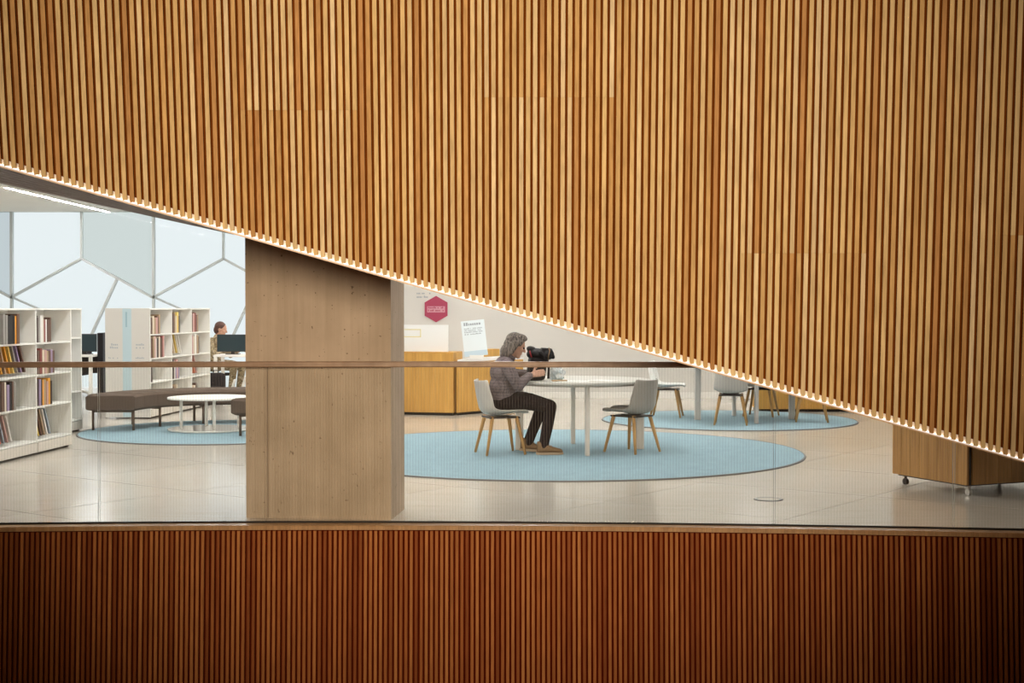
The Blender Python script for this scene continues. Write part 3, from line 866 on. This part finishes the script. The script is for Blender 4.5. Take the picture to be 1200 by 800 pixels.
# ------------------------------------------------------------------ things on the near table
tz = RZ + .7255
tab = Vector((.70, 14.50))
bag = thing('black_bag', 'black soft camera bag with open lid standing on the table before the man', 'bag', (.250, 14.265, tz), R(8))
bm = NB(); box(bm, -.105, .075, -.105, .105, 0, .25, bev=.035)
for v in bm.verts:
    k = v.co.z / .25; v.co.x += .03 * k + .006 * math.sin(v.co.y * 40); v.co.y *= 1 + .06 * math.sin(k * 6)
obj('bag_body', bm, M['black'], bag, True)
lid = [(0, 'e', (.0, 0, .265), (.105, .115, .062)), (0, 'e', (.105, 0, .262), (.075, .11, .058)), (0, 'e', (-.05, .01, .312), (.055, .075, .034), Matrix.Rotation(.35, 4, 'Y')),
       (0, 'c', (.135, -.07, .295), (.16, -.055, .235), .022, .020), (0, 'c', (.135, .07, .295), (.16, .055, .235), .022, .020), (0, 'c', (.02, -.105, .285), (.07, -.118, .235), .018, .022),
       (0, 'c', (.06, -.06, .312), (.135, -.05, .305), .018, .022), (0, 'c', (.06, .06, .312), (.135, .05, .305), .018, .022)]
fuse('bag_lid', lid, [M['black']], bag, .008)
bm = NB(); tube(bm, [(.11, -.09, .33), (.115, -.118, .30), (.10, -.125, .25), (.10, -.122, .20)], .010, 8, sq=(1, .4))
M['strap'] = mat('tan_webbing', (.20, .13, .07), .7, .2)
put(obj('webbing_strap', bm, M['strap'], bag, True), 'tan webbing strap')
bm = NB(); tube(bm, [(-.085, -.085, .30), (-.08, -.108, .27), (-.07, -.112, .235)], .011, 8, sq=(1, .5))
M['red'] = mat('red_lining', (.30, .03, .03), .7, .2)
put(obj('red_lining', bm, M['red'], bag, True), 'red lining edge')
bm = NB(); tube(bm, [(.09, -.113, .21), (.105, -.118, .12), (.10, -.116, .02)], .012, 8, sq=(1, .4)); obj('side_strap', bm, M['dark'], bag, True)

pb = thing('plastic_bag', 'crumpled clear plastic bag with pale contents on the table by the black bag', 'bag', (.455, 14.26, tz), 0)
rnd = random.Random(7)
bm = NB(); bmesh.ops.create_icosphere(bm, subdivisions=3, radius=1)
for v in bm.verts:
    n_ = v.co.normalized(); k = 1 + .16 * math.sin(7 * n_.x + 3 * n_.z) * math.cos(5 * n_.y - 4 * n_.z) + rnd.uniform(-.05, .05)
    v.co = Vector((n_.x * .080 * k, n_.y * .080 * k, max(0, .066 + n_.z * .078 * k)))
M['film'] = alpha_mat('clear_film', (.80, .86, .88), .38, .15)
obj('film', bm, M['film'], pb, False)
bm = NB(); tube(bm, [(-.05, 0, .05), (.0, .01, .09), (.05, 0, .075)], [.022, .028, .02], 10); box(bm, -.06, .06, -.04, .04, .004, .035, bev=.006)
M['teal'] = mat('pale_teal', (.34, .44, .46), .5, .3)
obj('contents', bm, M['teal'], pb, True)
M['tan_card'] = mat('tan_card', (.42, .28, .15), .6, .3)
bm = NB(); box(bm, -.075, .075, -.05, .05, 0, .012, bev=.003); o = put(obj('notebook', bm, M['tan_card']), 'small tan notebook lying in front of the plastic bag', 'notebook')
o.location = (.475, 14.10, tz); o.rotation_euler = (0, 0, R(6))
M['paper'] = mat('white_paper', (.86, .86, .84), .7, .2)
for i, (x, y, a, lab) in enumerate(((.62, 14.10, 8, 'white sheet of paper near the front rim of the table'), (.93, 14.22, -20, 'white sheet of paper on the table near the padded chair'))):
    bm = NB(); box(bm, -.105, .105, -.148, .148, 0, .0022); o = put(obj('paper_sheet', bm, M['paper']), lab, 'paper'); o.location = (x, y, tz); o.rotation_euler = (0, 0, R(a + 70))

# ------------------------------------------------------------------ oak cabinets, boards and signs at the back wall
def plank_front(bm_parent, name, length, z0, z1, nb, m, y=-.0):
    for k in range(nb):
        bm = NB(); box(bm, k * length / nb + .0015, (k + 1) * length / nb - .0015, y - .018, y, z0, z1, bev=.001)
        obj(name, bm, m, bm_parent)
def oak_cabinet(label, p0, p1, h, nb, depth=.55, plinth=.04, top=True):
    p0, p1 = Vector(p0), Vector(p1); d = p1 - p0; L = d.length
    t = thing('oak_cabinet', label, 'cabinet', (p0.x, p0.y, 0), math.atan2(d.y, d.x))
    bm = NB(); box(bm, .0, L, .0, depth, plinth, h); obj('body', bm, M['oak'], t)
    bm = NB(); box(bm, .02, L - .02, .03, depth - .02, 0, plinth); obj('plinth', bm, M['dark'], t)
    plank_front(t, 'front_board', L, plinth, h - .001, nb, M['oak'])
    return t, L
cA, LA = oak_cabinet('oak cabinet beside the concrete column, under the white board', (-2.35, 19.62), (-.80, 19.24), .855, 3, .45)
bm = NB(); box(bm, -.01, LA, -.02, .45, .855, .87, bev=.003); put(obj('cabinet_top', bm, M['oak'], cA), 'oak top')
p0, p1 = Vector((-.765, 19.255)), Vector((.15, 20.35)); LB = (p1 - p0).length
cB = thing('oak_cabinet', 'oak cabinet with white counter next to the poster stand', 'cabinet', (p0.x, p0.y, 0), math.atan2(p1.y - p0.y, p1.x - p0.x))
iB = Matrix.Rotation(-math.atan2(p1.y - p0.y, p1.x - p0.x), 2)
loc2 = lambda x, y: tuple(iB @ (Vector((x, y)) - p0))
qB = [(0, 0), (LB, 0), loc2(-.30, 21.0), loc2(-.555, 20.3)]
bm = NB(); prism(bm, qB, .04, .735); obj('body', bm, M['oak'], cB)
bm = NB(); prism(bm, [(.05, .03), (LB - .03, .03), (LB - .1, .1), (.2, .1)], 0, .04); obj('plinth', bm, M['dark'], cB)
plank_front(cB, 'front_board', LB, .04, .734, 2, M['oak'])
mid = lambda p, q, k: (p[0] + (q[0] - p[0]) * k, p[1] + (q[1] - p[1]) * k)
bm = NB(); prism(bm, [(0, -.025), (LB, -.025), mid(qB[1], qB[2], .72), mid(qB[0], qB[3], .72)], .735, .765); put(obj('counter', bm, M['white'], cB), 'white counter slab')
bm = NB(); prism(bm, [mid(qB[0], qB[3], .74), mid(qB[1], qB[2], .74), qB[2], qB[3]], .735, .87); put(obj('back_ledge', bm, M['oak'], cB), 'raised oak ledge behind the counter')
oak_cabinet('long oak cabinet behind the farther table', (3.50, 19.95), (6.4, 19.95), .86, 6)[0]

# white board standing on the first cabinet
aA = math.atan2(19.24 - 19.62, -.80 + 2.35)
wb = thing('display_board', 'blank white board with thin yellow frame standing on the oak cabinet', 'board', (-1.60, 19.56, .87), aA)
bm = NB(); box(bm, -.30, .74, 0, .02, 0, .37, bev=.003); obj('panel', bm, M['paper'], wb)
M['yellow'] = mat('yellow_line', (.80, .70, .30), .6, .2)
M['ink'] = mat('grey_ink', (.36, .40, .43), .7, .1)
bm = NB()
for x0, x1, z0, z1 in ((.05, .35, .30, .31), (.05, .35, .20, .21), (.34, .35, .20, .31), (.05, .06, .20, .31)): box(bm, x0, x1, -.002, 0, z0, z1)
obj('yellow_frame', bm, M['yellow'], wb)
# hexagonal sign and small lettering on the wall
hx = thing('hexagon_sign', 'crimson hexagon sign fixed on the white wall', 'sign', (P(511, 362, WY - .02).x, WY, P(511, 362, WY - .02).z))
M['crimson'] = mat('crimson_panel', (.40, .06, .115), .5, .3); M['pinkish'] = mat('pale_lettering', (.62, .30, .36), .6, .2)
bm = NB(); rr = .215
v1 = [bm.verts.new((rr * math.sin(k * math.pi / 3) * 1.0, -.018, rr * math.cos(k * math.pi / 3))) for k in range(6)]
v2 = [bm.verts.new((v.co.x, -.001, v.co.z)) for v in v1]
bm.faces.new(v1); bm.faces.new(list(reversed(v2)))
for k in range(6): bm.faces.new((v1[k], v2[k], v2[(k + 1) % 6], v1[(k + 1) % 6]))
bmesh.ops.recalc_face_normals(bm, faces=bm.faces); obj('panel', bm, M['crimson'], hx)
bm = NB(); box(bm, -.145, .145, -.021, -.0185, -.055, .045); obj('lettering_band', bm, M['pinkish'], hx)
def scribble(bm, x0, x1, z, h, y, seed, M_=None):
    """unreadably small print: a row of letter-sized dashes"""
    r_ = random.Random(seed); x = x0
    while x < x1 - h * .4:
        wd = min(r_.uniform(.35, .6) * h, x1 - x)
        if r_.random() > .16: box(bm, x, x + wd, y - .0012, y, z, z + h * r_.choice((.65, .65, 1.0)))
        x += wd + h * .18
bm = NB()
for z in (.01, -.035): scribble(bm, -.13, .13, z, .028, -.0212, int(z * 1000))
put(obj('lettering', bm, M['crimson'], hx), kind='stuff')
wt = thing('wall_lettering', 'small grey lettering on the white wall above the hexagon sign', 'lettering', (P(497, 346, WY).x, WY, P(497, 346, WY).z))
bm = NB(); scribble(bm, -.12, .12, .02, .035, 0, 1); scribble(bm, -.12, .07, -.04, .035, 0, 2); put(obj('letters', bm, M['ink'], wt), kind='stuff')
# poster stand on the white counter
p_ = P(558.5, 420, 19.80)
ps_ = thing('poster_stand', 'pale blue printed notice leaning on a stand on the white counter', 'sign', (p_.x, p_.y, .765), R(4))
M['poster'] = mat('pale_blue_print', (.76, .83, .86), .5, .3); M['poster_band'] = mat('blue_print_band', (.55, .68, .76), .5, .3)
tilt = Matrix.Rotation(R(-6), 4, 'X') @ Matrix.Rotation(R(-6), 4, 'Y')
def tb(bm, *a): return box(bm, *a, M=tilt)
bm = NB(); tb(bm, -.165, .165, 0, .012, .035, .54); obj('notice', bm, M['poster'], ps_)
bm = NB(); tb(bm, -.165, .165, -.002, 0, .036, .11); obj('print_band', bm, M['poster_band'], ps_)
bm = NB(); scribble(bm, -.13, .12, .47, .045, 0, 5)
for k, z in enumerate((.42, .395, .37, .34)): scribble(bm, -.13, .13 - .02 * (k % 2), z, .016, 0, 10 + k)
bmesh.ops.transform(bm, matrix=tilt, verts=bm.verts); put(obj('lettering', bm, M['ink'], ps_), kind='stuff')
bm = NB(); box(bm, -.10, .10, -.025, .05, .0008, .045, bev=.003); obj('stand_foot', bm, M['white'], ps_)

# ------------------------------------------------------------------ mobile oak cabinets at the right
def mobile_cabinet(label, p0, p1, depth, nb, h=1.25):
    p0, p1 = Vector(p0), Vector(p1); d = p1 - p0; L = d.length
    t = thing('mobile_cabinet', label, 'cabinet', (p0.x, p0.y, 0), math.atan2(d.y, d.x))
    bm = NB(); box(bm, 0, L - .03, .0, depth, .085, h); put(obj('body', bm, M['dark'], t), 'dark carcass showing at the corner recess')
    plank_front(t, 'front_board', L - .005, .085, h, nb, M['oak_front'])
    for k in range(nb):
        a, b_ = .045 + k * (depth - .05) / nb, .045 + (k + 1) * (depth - .05) / nb
        bm = NB(); box(bm, L - .03, L - .012, a + .0015, b_ - .0015, .085, h, bev=.001); obj('side_board', bm, M['oak_front'], t)
    bm = NB(); box(bm, .0, L, -.018, depth, h, h + .02, bev=.003); obj('top_board', bm, M['oak_front'], t)
    bm = NB(); box(bm, .03, L - .06, .02, depth - .02, .07, .085); obj('base_frame', bm, M['dark_metal'], t)
    for x in (.10, L - .05):
        for y in (.04, depth - .05):
            bm = NB(); tube(bm, [(x, y, .07), (x, y, .05)], .012, 8); tube(bm, [(x, y - .014, .026), (x, y + .014, .026)], .026, 14)
            obj('caster', bm, M['dark_metal'] if x < .2 else M['steel'], t, False)
    return t
mobile_cabinet('mobile oak cabinet on casters standing behind the glass', (3.21, 11.80), (3.575, 10.98), 1.1, 8)

# floor outlet
fo = G(900.5, 585)
t = thing('floor_outlet', 'round steel floor outlet set flush in the stone floor', 'outlet', (fo.x, fo.y, 0))
bm = NB(); lathe(bm, [(.085, .0005), (.112, .0005), (.112, .003), (.105, .005), (.085, .005), (.085, .0005)], (0, 0), 40); obj('ring', bm, M['dark_metal'], t)
bm = NB(); disc(bm, (0, 0), .084, .0005, .004, 40); obj('lid', bm, M['floor'], t)

# ------------------------------------------------------------------ bookshelves and books
BOOKC = {'brown': (.13, .07, .05), 'dark brown': (.06, .035, .03), 'black': (.016, .014, .015), 'grey': (.30, .28, .26), 'orange': (.72, .32, .04), 'cream': (.66, .58, .46), 'white': (.78, .76, .72),
         'dark red': (.24, .06, .05), 'pink': (.55, .33, .30), 'tan': (.42, .30, .19), 'violet': (.30, .23, .36), 'blue grey': (.30, .36, .42), 'yellow': (.72, .52, .14), 'red orange': (.50, .16, .09)}
BM = {k: mat('cover_' + k.replace(' ', '_'), v, .5, .3) for k, v in BOOKC.items()}
M['pages'] = mat('book_pages', (.74, .69, .60), .8, .1)
book_mesh = {}
def book(name, color, w_, d_, h_, loc, eul, label, group):
    key = (color, round(w_, 3), round(d_, 3), round(h_, 3), name)
    if key not in book_mesh:
        bm = NB(); c = .0025
        box(bm, 0, w_, -d_ / 2 - .001, d_ / 2, 0, h_, 0) if name == 'magazine' else None
        if name != 'magazine':
            box(bm, 0, c, -d_ / 2, d_ / 2, 0, h_, 0); box(bm, w_ - c, w_, -d_ / 2, d_ / 2, 0, h_, 0); box(bm, 0, w_, -d_ / 2 - .003, -d_ / 2 + .001, 0, h_, 0)
            box(bm, c, w_ - c, -d_ / 2 + .001, d_ / 2 - .004, .003, h_ - .003, 1)
        me = bpy.data.meshes.new(name); bm.to_mesh(me); bm.free(); me.materials.append(BM[color]); me.materials.append(M['pages']); book_mesh[key] = me
    o = link(name, book_mesh[key]); o.matrix_world = Matrix.Translation(loc) @ eul
    put(o, label, 'book' if name == 'book' else 'magazine', group)
    return o
TIER = [.145, .485, .805, 1.125]; TOPZ = 1.47
tn = {0: 'bottom', 1: 'second', 2: 'third', 3: 'top'}
def shelf_unit(label, origin, dirv, nbay, bw=.87, depth=.30, back=True):
    d = Vector(dirv).normalized(); rz = math.atan2(d.y, d.x)
    t = thing('bookshelf', label, 'bookshelf', (origin[0], origin[1], 0), rz)
    L = nbay * bw
    for k in range(nbay + 1):
        bm = NB(); x = k * bw; box(bm, x - .011, x + .011, 0, depth, .02, TOPZ - .02); obj('upright', bm, M['shelf_white'], t)
    for k in range(nbay):
        x0, x1 = k * bw + .0115, (k + 1) * bw - .0115
        for z in TIER:
            bm = NB(); box(bm, x0, x1, .004, depth - .012, z - .018, z); obj('shelf_board', bm, M['shelf_white'], t)
        bm = NB(); box(bm, x0, x1, -.012, .006, .025, .122, bev=.002); pl = obj('plinth_panel', bm, M['plinth'], t)
        bm = NB(); box(bm, x0, x1, .03, depth - .02, .02, .10); obj('plinth_box', bm, M['plinth'], t)
    bm = NB(); box(bm, -.011, L + .011, depth - .011, depth, .02, TOPZ - .02); obj('back_panel', bm, M['shelf_white'], t)
    bm = NB(); box(bm, -.014, L + .014, -.003, depth + .003, TOPZ - .02, TOPZ, bev=.003); obj('top_board', bm, M['shelf_white'], t)
    for x in (.06, L - .06):
        bm = NB(); box(bm, x - .02, x + .02, .02, depth - .03, 0, .0205); obj('foot', bm, M['dark_metal'], t)
    return t, Matrix.Translation((origin[0], origin[1], 0)) @ Matrix.Rotation(rz, 4, 'Z')
rb = random.Random(11)
def fill(mx, bay, tier, cols, where, x0=.02, lean=0.0, hr=(.20, .26), wr=(.032, .055), bw=.87, kind='book', depth=.17, y=.09):
    x = bay * bw + x0
    for c in cols:
        w_ = round(rb.choice([wr[0], sum(wr) / 2, wr[1]]), 3); h_ = round(rb.choice([hr[0], sum(hr) / 2, hr[1]]), 2)
        loc = mx @ Vector((x, y + rb.uniform(-.006, .006), TIER[tier] + .0005))
        e = mx.to_3x3().to_4x4() @ Matrix.Rotation(lean, 4, 'Y')
        if lean: loc = mx @ Vector((x, y, TIER[tier] + .0005 ))
        nm = kind
        verb = ('leaning' if lean else 'standing')
        book(nm, c, w_, depth, h_, loc, e, f'{c} {nm} {verb} on {tn[tier]} shelf, {where}', f'{c} {nm}s, {tn[tier]} shelf, {where}')
        x += w_ / max(.5, math.cos(lean)) + .0015
dA = Vector((.09, 1.0)).normalized(); EA = Vector((-4.69, 14.97)); oA = EA - dA * 3 * .87
tA, mA = shelf_unit('long white bookshelf with two stocked bays before the round blue rug', oA, dA, 3)
wA1, wA2 = 'bay away from the blue rug', 'bay beside the blue rug'
def faceout(mx, bay, tier, cols, where, x0, step, w_=.20, h_=.27, bw=.87):
    """magazines shown cover out, leaning back against each other"""
    for k, c in enumerate(cols):
        e = mx.to_3x3().to_4x4() @ Matrix.Rotation(R(62), 4, 'Z') @ Matrix.Rotation(R(-14), 4, 'X')
        loc = mx @ Vector((bay * bw + x0 + .05 + k * step, .112, TIER[tier] + .036))
        key = ('m', c, w_, h_)
        if key not in book_mesh:
            bm = NB(); box(bm, -w_ / 2, w_ / 2, 0, .012, 0, h_, 0); box(bm, -w_ / 2 + .015, w_ / 2 - .015, -.0012, 0, h_ * .72, h_ * .92, 1); box(bm, -w_ / 2 + .03, w_ / 2 - .03, -.0012, 0, h_ * .15, h_ * .55, 2)
            me = bpy.data.meshes.new('magazine'); bm.to_mesh(me); bm.free()
            for m_ in (BM[c], M['pages'], BM['tan']): me.materials.append(m_)
            book_mesh[key] = me
        o = link('magazine', book_mesh[key]); o.matrix_world = Matrix.Translation(loc) @ e
        put(o, f'{c} magazine shown cover out, {tn[tier]} shelf, {where}', 'magazine', f'{c} magazines, {tn[tier]} shelf, {where}')
fill(mA, 1, 3, ['grey', 'grey', 'black', 'black', 'black', 'orange', 'brown'], wA1, .12, hr=(.27, .29), wr=(.035, .055), depth=.2)
faceout(mA, 1, 2, ['blue grey', 'orange', 'tan', 'orange', 'yellow', 'grey', 'violet', 'brown'], wA1, .08, .085)
fill(mA, 1, 1, ['dark brown', 'brown', 'cream', 'dark brown', 'violet', 'black', 'brown', 'grey'], wA1, .05, hr=(.25, .28))
faceout(mA, 1, 0, ['red orange', 'blue grey', 'pink', 'white'], wA1, .12, .08)
fill(mA, 2, 3, ['dark brown', 'grey', 'white', 'white', 'cream', 'dark red', 'white', 'brown', 'brown'], wA2, .03, hr=(.23, .27), wr=(.03, .05))
fill(mA, 2, 2, ['brown', 'dark red', 'cream', 'pink', 'tan', 'brown', 'violet', 'brown'], wA2, .03, hr=(.23, .26), wr=(.034, .054))
fill(mA, 2, 1, ['dark brown', 'violet', 'black', 'orange', 'tan', 'pink', 'orange', 'dark brown'], wA2, .03, hr=(.24, .27), wr=(.034, .054))
faceout(mA, 2, 0, ['yellow', 'brown', 'tan', 'white', 'blue grey'], wA2, .11, .07)

EB = Vector((-5.17, 16.9)); oB = EB - dA * .87
tB, mB = shelf_unit('white bookshelf bay tucked behind the long bookshelf', oB, dA, 1)

oC = Vector((-4.80, 18.68)); dC = dA
tC, mC = shelf_unit('white bookshelf with pale blue striped end panel behind the curved bench', oC, dC, 3)
# far-side partner and end panel of the double-sided unit
bm = NB(); box(bm, 0, 2.61, .303, .60, .02, TOPZ - .0205); obj('rear_case', bm, M['shelf_white'], tC)
bm = NB(); box(bm, -.034, -.015, -.004, .604, .02, TOPZ, bev=.002); pe = put(obj('end_panel', bm, mat('end_panel_beige', (.58, .565, .53), .5, .3), tC), 'pale beige end panel')
bm = NB(); box(bm, -.036, -.034, .245, .365, .025, TOPZ - .005); put(obj('blue_stripe', bm, mat('stripe_blue', (.44, .57, .62), .6, .2), pe), 'pale blue stripe')
def end_text(y0, y1, z, h, seed):
    bm = NB(); r_ = random.Random(seed); y = y0
    while y < y1:
        wd = r_.uniform(.5, .8) * h
        if r_.random() > .15: box(bm, -.0352, -.034, y, min(y + wd, y1), z, z + h * r_.choice((.7, 1)))
        y += wd + h * .25
    put(obj('lettering', bm, M['ink'], pe), kind='stuff')
for y0 in (.075, .43):
    end_text(y0, y0 + .13, .975, .028, int(y0 * 100)); end_text(y0, y0 + .11, .935, .028, int(y0 * 100) + 1); end_text(y0, y0 + .13, .80, .022, int(y0 * 100) + 2)
bm = NB(); box(bm, -.0375, -.036, .30, .325, 1.22, 1.42); obj('vertical_lettering', bm, mat('stripe_ink', (.30, .44, .50), .6, .2), pe)
wc = ['striped unit, bay at end panel', 'striped unit, middle bay', 'striped unit, bay by window']
fill(mC, 0, 3, ['brown', 'cream', 'tan', 'pink', 'brown', 'tan'], wc[0], .03, hr=(.22, .26), wr=(.05, .075))
fill(mC, 0, 2, ['brown', 'tan', 'pink', 'white', 'dark brown', 'cream', 'brown', 'dark red', 'pink'], wc[0], .03, hr=(.26, .29), wr=(.05, .075))
fill(mC, 0, 1, ['dark brown'], wc[0], .03, hr=(.22, .26), wr=(.05, .075))
fill(mC, 1, 3, ['brown', 'tan', 'cream', 'yellow', 'dark brown'], wc[1], .04, hr=(.24, .29), wr=(.05, .075))
faceout(mC, 1, 2, ['tan', 'cream', 'yellow', 'white', 'white'], wc[1], .12, .09)
fill(mC, 1, 1, ['dark brown', 'white', 'violet', 'pink', 'violet'], wc[1], .03, hr=(.22, .27), wr=(.05, .075))
fill(mC, 1, 0, ['brown', 'tan', 'cream'], wc[1], .03, wr=(.05, .075))
fill(mC, 2, 3, ['brown', 'pink', 'dark red', 'brown', 'tan'], wc[2], .03, hr=(.25, .28), wr=(.05, .075))
fill(mC, 2, 2, ['pink', 'cream', 'white', 'tan', 'brown'], wc[2], .03, hr=(.25, .29), wr=(.05, .075))
faceout(mC, 2, 1, ['red orange', 'red orange', 'pink'], wc[2], .12, .10)
fill(mC, 2, 0, ['tan', 'cream', 'brown'], wc[2], .03, wr=(.05, .075))

# ------------------------------------------------------------------ curved benches, coffee table
def arc_bench(label, c, r0, r1, a0, a1, leg_as, z0=.235, z1=.43, n=28):
    t = thing('curved_bench', label, 'bench', (c[0], c[1], RZ))
    bm = NB(); S = []; bv = .03
    for i in range(n + 1):
        a = R(a0 + (a1 - a0) * i / n); e = Vector((math.cos(a), math.sin(a), 0))
        ins = .015 if i in (0, n) else 0
        S.append([e * r + Vector((0, 0, z)) for r, z in ((r0 + ins, z0 + bv), (r0 + bv, z0 + ins), (r1 - bv, z0 + ins), (r1 - ins, z0 + bv), (r1 - ins, z1 - bv), (r1 - bv, z1 - ins), (r0 + bv, z1 - ins), (r0 + ins, z1 - bv))])
    loft(bm, S); obj('cushion', bm, M['bench'], t)
    bm = NB()
    for k in range(1, 8):
        a = R(a0 + (a1 - a0) * k / 8); e = Vector((math.cos(a), math.sin(a), 0))
        tube(bm, [e * (r0 - .001) + Vector((0, 0, z0 + .03)), e * (r0 - .001) + Vector((0, 0, z1 - .03)), e * (r0 + .03) + Vector((0, 0, z1 + .001)), e * (r1 - .03) + Vector((0, 0, z1 + .001)), e * (r1 + .001) + Vector((0, 0, z1 - .03)), e * (r1 + .001) + Vector((0, 0, z0 + .03))], .0025, 6)
    obj('seam', bm, M['bench'], t)
    for a in leg_as:
        for r in (r0 + .06, r1 - .06):
            e = Vector((math.cos(R(a)), math.sin(R(a)), 0)); bm = NB(); tube(bm, [e * r, e * r + Vector((0, 0, z0 + .02))], .0155, 8); obj('leg', bm, M['bronze'], t, True)
        e = Vector((math.cos(R(a)), math.sin(R(a)), 0)); bm = NB(); tube(bm, [e * (r0 + .06) + Vector((0, 0, z0 - .012)), e * (r1 - .06) + Vector((0, 0, z0 - .012))], .010, 6); obj('cross_bar', bm, M['bronze'], t)
    return t
arc_bench('brown upholstered curved bench sweeping behind the white coffee table', (-3.40, 16.72), 1.06, 1.67, 182, 62, (177, 147, 116, 88, 68))
arc_bench('brown upholstered bench end standing beside the concrete column', (-2.55, 17.05), .72, 1.2, 236, 320, (241, 275, 312))
ct = thing('coffee_table', 'low white round coffee table with lower shelf on the blue rug', 'table', (-3.62, 16.86, RZ), 0)
bm = NB(); disc(bm, (0, 0), .50, .375, .395, 72, .004); obj('table_top', bm, M['white'], ct)
bm = NB(); disc(bm, (0, 0), .50, 0.002, .02, 72, .004); obj('base_plate', bm, mat('glossy_white', (.80, .79, .76), .12, .5), ct)
for k in range(4):
    a = R(200 + 90 * k); e = Vector((math.cos(a), math.sin(a), 0)) * .34; bm = NB(); tube(bm, [e + Vector((0, 0, .018)), e + Vector((0, 0, .377))], .019, 12); obj('post', bm, M['white'], ct, True)

# ------------------------------------------------------------------ computer desks by the window
def desk(label, x0, x1, y0, y1, mons, z=.72):
    t = thing('computer_desk', label, 'desk', (0, 0, 0))
    bm = NB(); box(bm, x0, x1, y0, y1, z - .035, z, bev=.004); obj('desk_top', bm, M['white'], t)
    for x in (x0 + .03, x1 - .03):
        for y in (y0 + .04, y1 - .04):
            bm = NB(); box(bm, x - .025, x + .025, y - .025, y + .025, 0, z - .034); obj('leg', bm, M['white'], t)
    bm = NB(); box(bm, x0 + .05, x1 - .05, y1 - .06, y1 - .045, .40, z - .03); obj('modesty_panel', bm, M['dark'], t) if mons == 'panel' else bm.free()
    return t
def monitor(label, loc, rz=0.0, w_=.47, h_=.29):
    t = thing('computer_monitor', label, 'monitor', loc, rz)
    bm = NB(); box(bm, -w_ / 2, w_ / 2, 0, .03, .045, .045 + h_, bev=.004); obj('casing', bm, M['dark_metal'], t)
    bm = NB(); box(bm, -w_ / 2 + .008, w_ / 2 - .008, -.002, 0, .056, .037 + h_); obj('screen', bm, M['screen'], t)
    bm = NB(); box(bm, -.03, .03, .03, .05, .01, .2); box(bm, -.11, .11, -.03, .13, 0, .012, bev=.003); obj('stand', bm, M['dark_metal'], t)
    return t
DZ = .72
desk('white computer desk behind the tall bookshelf bay', -7.95, -6.75, 22.6, 23.25, 'panel')
desk('white computer desk beside the man in camouflage', -4.80, -3.55, 22.6, 23.25, None)
monitor('dark computer monitor on the desk behind the tall bookshelf bay', (-6.93, 22.80, DZ), 0, .40, .29)
monitor('dark computer monitor on the desk beside the man in camouflage', (-4.53, 22.80, DZ), 0, .50, .28)
bm = NB(); box(bm, -6.735, -6.64, 22.85, 23.25, 0, 1.07, bev=.01)
M['tower'] = mat('black_screen_panel', (.012, .010, .012), .5, .2)
put(obj('privacy_panel', bm, M['tower']), 'black privacy panel standing at the end of the desk', 'panel')
desk_person('person in camouflage jacket sitting behind the computer by the column', (-4.90, 23.58, 0), R(-22), M['camo'], M['camo'], M['brown_hair'], .3)
desk_person('person in dark clothes sitting behind the computer near the long bookshelf', (-7.36, 23.7, 0), R(-90), M['navy'], M['navy'], M['brown_hair'], 0)

def stool(label, loc, rz, m):
    t = thing('office_chair', label, 'chair', loc, rz)
    bm = NB(); box(bm, -.22, .20, -.21, .21, .345, .385, bev=.018); obj('seat', bm, m, t, True)
    bm = NB(); box(bm, -.305, -.27, -.20, .20, .46, .84, bev=.015); obj('backrest', bm, m, t, True)
    bm = NB(); tube(bm, [(-.2, 0, .365), (-.29, 0, .385), (-.288, 0, .62)], .016, 8); tube(bm, [(0, 0, .345), (0, 0, .08)], .025, 10); obj('post', bm, M['white'], t)
    for k in range(5):
        a = 2 * math.pi * k / 5; bm = NB(); tube(bm, [(0, 0, .09), (.27 * math.cos(a), .27 * math.sin(a), .05)], [.022, .016], 8); tube(bm, [(.27 * math.cos(a), .27 * math.sin(a), .05), (.27 * math.cos(a), .27 * math.sin(a), .0)], .02, 8)
        obj('foot', bm, M['white'], t)
    return t
stool('dark office chair under the person in camouflage', (-4.90, 23.58, 0), R(-22), M['navy'])
stool('dark office chair under the person in dark clothes', (-7.36, 23.7, 0), R(-90), M['navy'])
bk = thing('dark_backpack', 'dark backpack on the floor in front of the camouflage person', 'backpack', (-4.72, 22.42, 0), 0)
bm = NB(); box(bm, -.15, .15, -.10, .10, 0, .44, bev=.06); obj('pack', bm, M['navy'], bk, True)
bm = NB(); box(bm, -.11, .11, -.14, -.09, .05, .24, bev=.025); obj('pocket', bm, M['black'], bk, True)
bm = NB(); tube(bm, [(-.04, 0, .43), (-.03, 0, .48), (.03, 0, .48), (.04, 0, .43)], .008, 6); obj('handle', bm, M['black'], bk, True)
mr = thing('magazine_rack', 'low white rack with slanted panels beside the computer desk by the column', 'rack', (-4.12, 21.3, 0), R(5))
bm = NB(); box(bm, -.24, .24, -.12, .12, 0, .05, bev=.006); obj('base', bm, M['white'], mr)
for k in range(3):
    bm = NB(); box(bm, -.012, .012, -.11, .11, 0, .36 + .05 * k, M=Matrix.Translation((-.18 + .15 * k, 0, .045)) @ Matrix.Rotation(.30, 4, 'Y')); obj('slanted_panel', bm, M['white'], mr)
